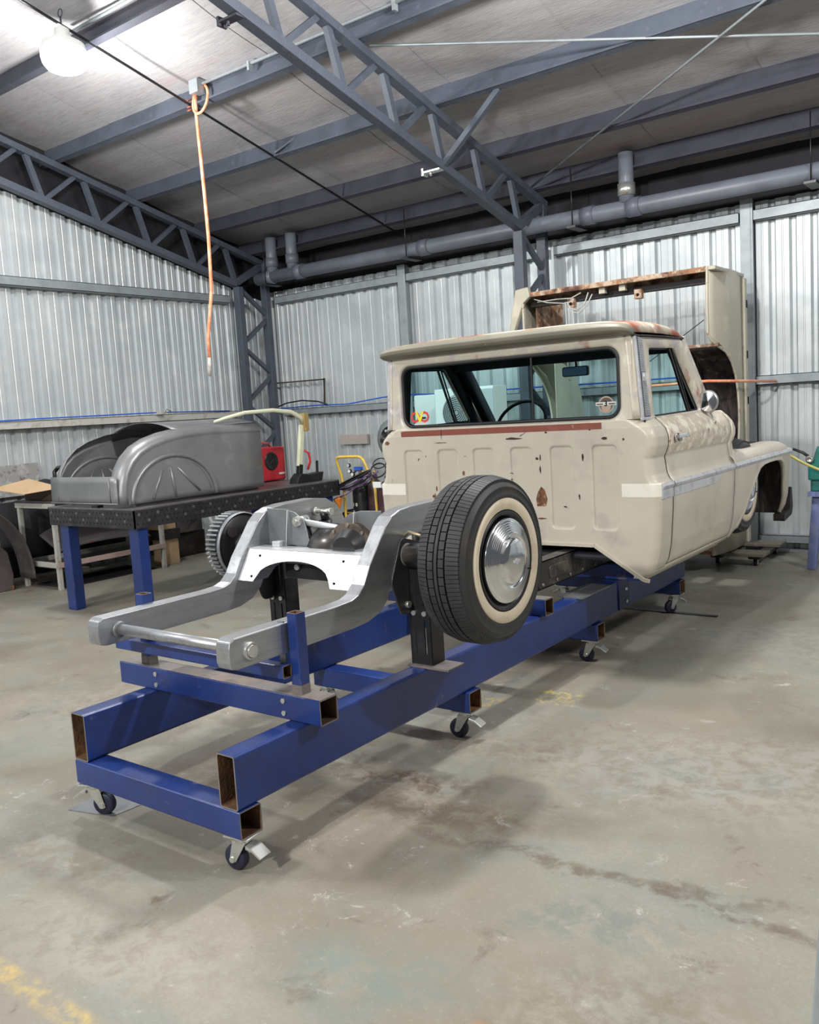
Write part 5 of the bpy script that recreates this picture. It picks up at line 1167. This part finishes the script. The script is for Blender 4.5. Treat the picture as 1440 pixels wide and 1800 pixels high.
# big dark mudguard on the floor at the left edge
def guard(u, v):
    a = PI*(.02+.62*u)
    return (-8.92+.30*v-.04*math.sin(PI*v), 4.26+.56*math.cos(a), .02+.90*math.sin(a*.95)**.8)
s = MB(); s.grid(guard, 30, 8)
gd = s.build('car_mudguard', SCRAP, solid=.012, origin=(-8.9, 4.3, 0)); tag(gd, 'large dark grey car mudguard standing on the floor at the left edge', 'mudguard')
s = MB(); s.prism([(3.9, .0), (4.70, .0), (4.72, .16), (4.68, .40), (4.55, .56), (4.3, .62), (3.9, .60)], 'yz', -8.91, -8.87)
s.build('inner_panel', M('brown_grey_panel', (.14, .12, .12), .5, .3, [((.22, .17, .15), 3, .5, .65)]), gd, bevel=.01)
tag(MB().box(-9.28, -9.10, 2.5, 5.75, 0, .05).build('timber_plank', M('dirty_timber', (.36, .33, .27), .8, 0, [((.22, .18, .14), 6, .5, .65)]), origin=(-9.2, 4.5, 0)), 'long pale timber plank on the floor along the left wall', 'plank')
tag(MB().prism([(-8.98, 4.66), (-8.90, 4.62), (-8.86, 4.70), (-8.93, 4.75)], 'xy', 0, .05).build('metal_scrap', RUSTM, origin=(-8.93, 4.68, 0)), 'small rusty metal scrap on the floor below the large mudguard', 'scrap')
# dark clutter beyond the bench
for i, (nm, bx, m, lab, cat) in enumerate((
    ('metal_crate', (-9.15, -8.75, 6.7, 7.2, 0, .30), DARK, 'dark metal crate on the floor by the left wall under the perforated table', 'crate'),
    ('engine_block', (-9.1, -8.66, 6.72, 7.10, .305, .50), SCRAP, 'dark engine block resting on the metal crate by the left wall', 'engine'),
    ('maroon_locker', (-8.95, -8.30, 7.72, 8.05, 0, .72), M('maroon_paint', (.14, .075, .085), .5), 'maroon steel locker on the floor near the corner, behind the finned drum', 'locker'))):
    tag(MB().box(*bx).build(nm, m, bevel=.02, origin=(bx[0], bx[2], bx[4])), lab, cat)
s = MB()
for k in range(3): s.tube([(-8.60+.03*k, 6.75+.10*i+.04*k, .46+.16*math.sin(PI*i/7)*(1-.15*k)) for i in range(8)], .011, 6)
tag(s.build('cable_bundle', BLACK, origin=(-8.7, 7, .4)), 'black cables arching over the dark crate by the left wall', 'cable')
s = MB(); s.bar((-9.10, 7.55, .45), (-8.88, 7.62, .01), .03, .02); s.bar((-9.02, 7.60, .45), (-8.80, 7.67, .01), .03, .02); s.bar((-9.10, 7.55, .44), (-9.02, 7.60, .44), .03, .02)
tag(s.build('folding_stand', WHITEP, origin=(-9, 7.6, 0)), 'thin white folding stand leaning in front of the maroon locker', 'stand')

# ================================================================== things along the back wall
s = MB()
for z0, dz in ((1.775, 0),): s.tube([(-9.25, -2, z0-.0), (-9.23, 3.9, z0-.01), (-9.23, 5.4, z0+.01), (-9.23, 7.0, z0+.02), (-9.23, 8.2, z0)], .008, 8)
tag(s.build('blue_air_line', HOSEB, origin=(-9.25, 3, 1.77)), 'thin blue air line along the girt of the left wall', 'hose')
s = MB(); s.tube([(-9.2, 9.02, 1.765), (-8.4, 9.02, 1.78), (-7.8, 9.02, 1.765), (-7.2, 9.035, 1.82), (-6.7, 9.02, 1.83), (-6.2, 9.02, 1.80), (-4.9, 9.02, 1.80), (-4.0, 9.02, 1.79), (-2.65, 9.02, 1.79)], .009, 8)
tag(s.build('blue_air_line', HOSEB, origin=(-9.2, 9, 1.77)), 'thin blue air line along the girt of the back wall', 'hose')
s = MB(); s.tube([(-9.22, 9.0, 1.77), (-8.9, 8.98, 1.84), (-8.6, 8.97, 1.86), (-8.3, 8.98, 1.83), (-8.15, 9.0, 1.78)], .010, 8)
tag(s.build('black_hose', BLACK, origin=(-8.8, 9, 1.8)), 'black hose bowed above the blue air line near the wall corner', 'hose')
fr_ = thing('wall_frame', (-8.75, 9.02, 1.76), 'dark rusty square steel frame standing on the back wall girt near the corner', 'frame')
for a, b in (((-9.28, 9.03, 2.135), (-8.19, 9.03, 2.125)), ((-8.20, 9.03, 2.14), (-8.225, 9.03, 1.78)), ((-9.28, 9.03, 2.14), (-9.27, 9.03, 1.78))):
    MB().bar(a, b, .02, .02).build('angle_bar', M('rusty_dark_bar', (.06, .045, .04), .7), fr_)
s = MB(); s.tube([(-9.1, 7.0, 1.79), (-9.14, 7.08, 1.83), (-9.18, 7.18, 1.80)], .008, 6); s.box(-9.22, -9.12, 6.98, 7.06, 1.775, 1.81)
tag(s.build('hose_coupling', WHITED, origin=(-9.15, 7.05, 1.78)), 'small cream hose coupling on the left wall girt above the grey body shell', 'coupling')
tag(MB().box(-7.10, -6.86, 9.00, 9.045, 1.66, 1.775).build('junction_box', WHITEP, bevel=.004, origin=(-7, 9, 1.7)), 'small white box on the back wall girt left of the cab', 'box')
tag(MB().box(-8.03, -7.55, 9.08, 9.12, 1.22, 1.35).build('tan_shelf', M('tan_paint', (.45, .40, .36), .6), origin=(-7.8, 9.1, 1.22)), 'small tan board on the back wall right of the pale boom arm', 'board')
# air conditioning units seen through the rear window
ac = thing('outdoor_unit', (-5.25, 8.0, 0), 'white outdoor air conditioning unit with a round fan grille, seen through the cab', 'air conditioner')
s = MB(); s.box(-5.55, -4.80, 7.86, 8.14, 1.28, 1.83); cs_ = s.build('case', WHITEP, ac, bevel=.012)
s = MB(); s.lathe([(0, .01), (.03, .012), (.16, .012), (.185, .004), (.19, 0)], (-5.26, 7.86, 1.57), (0, -1, 0), 36); fg = s.build('fan_grille', M('grey_grille', (.30, .33, .34), .5), cs_)
for k in range(7):
    s = MB(); rr_ = .03+.022*k; s.tube([(-5.26+rr_*math.cos(a), 7.843, 1.57+rr_*math.sin(a)) for a in [2*PI*i/24 for i in range(24)]], .003, 5, closed=True); s.build('grille_ring', BLACK, cs_)
MB().box(-4.98, -4.80, 7.855, 7.862, 1.34, 1.80).build('side_panel', M('grey_panel', (.42, .46, .46), .5), cs_)
for x in (-5.5, -4.86): MB().box(x, x+.04, 7.88, 8.12, 0, 1.28).build('stand_leg', GIRT, ac)
MB().box(-5.55, -4.80, 7.88, 8.12, 1.24, 1.28).build('stand_top', GIRT, ac)
ac2 = thing('indoor_unit', (-5.85, 8.3, 0), 'plain white cabinet behind the cab, seen through the left of the rear window', 'cabinet')
MB().box(-6.08, -5.66, 8.20, 8.50, .0, 1.79).build('case', WHITEP, ac2, bevel=.015); MB().box(-6.04, -5.92, 8.195, 8.202, 1.52, 1.54).build('vent_slot', BLACK, ac2)
s = MB(); s.lathe([(.05, 0), (.05, .04), (.20, .04), (.24, .10), (.24, .16), (.16, .20)], (-6.45, 8.4, 1.30), (0, -1, 0), 32); s.cyl((-6.45, 8.35, 0), (-6.45, 8.35, 1.2), .03, 12); s.cyl((-6.45, 8.35, 0), (-6.45, 8.35, .03), .2, 20)
tag(s.build('pedestal_fan', M('grey_fan', (.25, .29, .29), .5), origin=(-6.3, 8.35, 0)), 'grey round pedestal fan left of the white cabinet behind the cab', 'fan')
# orange strap across the upright bed
s = MB(); s.tube([(-3.35, 7.74, 1.70), (-2.55, 7.75, 1.715), (-2.38, 8.2, 1.70), (-2.30, 9.0, 1.685)], .013, 8)
tag(s.build('orange_strap', ORANGE, origin=(-2.8, 7.75, 1.7)), 'bright orange hose stretched across the upright pickup bed', 'hose')
# bench vice and its stand at the right edge
vi = thing('bench_vice', (-1.80, 8.25, .66), 'green bench vice with a black handle at the right edge', 'vice')
s = MB(); s.prism([(-1.835, .80), (-1.60, .80), (-1.60, .98), (-1.70, 1.02), (-1.76, 1.10), (-1.80, .96), (-1.835, .95)], 'xz', 8.18, 8.32); s.box(-1.82, -1.70, 8.20, 8.30, .70, .80); s.build('vice_body', TEAL, vi, bevel=.012)
s = MB(); s.cyl((-1.965, 8.22, 1.075), (-1.945, 8.22, 1.068), .012, 10); s.tube([(-1.96, 8.22, 1.073), (-1.88, 8.22, 1.04), (-1.83, 8.22, 1.0)], [.011, .013, .014], 8); s.build('handle', BLACK, vi)
s = MB(); s.lathe([(0, 0), (.030, .002), (.035, .02), (.02, .03)], (-1.815, 8.18, .985), (0, -1, 0), 18); s.build('screw', ZINC, vi)
vs_ = thing('vice_stand', (-1.7, 8.25, 0), 'pale blue steel stand under the green vice at the right edge', 'stand')
MB().bar((-1.82, 8.24, 0), (-1.775, 8.26, .68), .075, .06, (0, 1, 0)).build('leg', BLUEL, vs_, bevel=.004)
MB().bar((-1.50, 8.24, 0), (-1.545, 8.26, .68), .075, .06, (0, 1, 0)).build('leg', BLUEL, vs_, bevel=.004)
MB().box(-1.83, -1.50, 8.15, 8.35, .66, .70).build('top_plate', BLUEL, vs_)
s = MB(); s.tube([(-1.86, 7.66, 1.06), (-1.80, 7.9, .97), (-1.66, 8.1, .87), (-1.2, 8.3, .78), (-.6, 8.4, .74)], .012, 8)
tag(s.build('yellow_hose', M('yellow_hose', (.85, .78, .25), .45), origin=(-1.8, 7.8, 1)), 'yellow hose running from the pickup nose to the right edge past the green vice', 'hose')
# hanging orange hose
hh = thing('hanging_hose', (-6.62-.08, 5.86, 2.08), 'orange air hose with a loop hanging from the roof, tip wrapped pale', 'hose')
s = MB(); s.tube([(-6.62-.09, 5.86, 4.72), (-6.62-.095, 5.86, 4.55), (-6.62-.085, 5.86, 4.2), (-6.62-.075, 5.86, 3.8), (-6.62-.07, 5.86, 3.4), (-6.62-.09, 5.86, 2.9), (-6.82, 5.86, 2.45), (-6.825, 5.86, 2.25)], .017, 10); s.build('hose', ORANGE, hh)
s = MB(); s.tube([(-6.62-.02+.105*math.cos(a), 5.86+.03*math.sin(a), 4.66+.135*math.sin(a)) for a in [2*PI*i/32 for i in range(32)]], .0135, 8, closed=True); s.build('loop', ORANGE, hh)
s = MB()
for k in range(4): s.tube([(-6.80+.022*math.cos(a), 5.86+.022*math.sin(a), 4.60+.03*k+.01*math.sin(a)) for a in [2*PI*i/12 for i in range(12)]], .007, 6, closed=True)
s.tube([(-6.62-.09, 5.86, 4.72), (-6.62-.06, 5.85, 4.80), (-6.62-.00, 5.85, 4.82), (-6.66, 5.86, 4.76)], .014, 8); s.build('wrap', M('dark_orange_wrap', (.32, .09, .05), .6), hh)
s = MB(); s.tube([(-6.825, 5.86, 2.26), (-6.835, 5.86, 2.16), (-6.85, 5.86, 2.08)], [.018, .022, .018], 10); s.build('tip', WHITED, hh)
# grey steel post at the right edge, close to the camera
tag(MB().bar((-.302, 1.2, 0), (-.2315, 1.2, .94), .045, .03, (0, 1, 0)).build('steel_post', GIRT, bevel=.003, origin=(-.30, 1.2, 0)), 'leaning grey steel bar close to the camera at the lower right edge', 'bar')

# added black sheets that darken the wall behind and floor under the bench
s = MB(); s.grid(lambda u, v: (-9.20+.03*math.sin(40*u), 4.78+2.35*u, .07+.83*v), 60, 2)
tag(s.build('wall_darkening_sheet', CLOTH, solid=.004, origin=(-9, 5.8, .07)), 'added black sheet darkening the left wall behind the white legged bench', 'sheet')
tag(MB().box(-8.90, -8.36, 4.98, 6.12, .0, .012).build('floor_darkening_sheet', CLOTH, origin=(-8.6, 5.5, 0)), 'added black sheet darkening the floor under the white legged bench', 'mat')
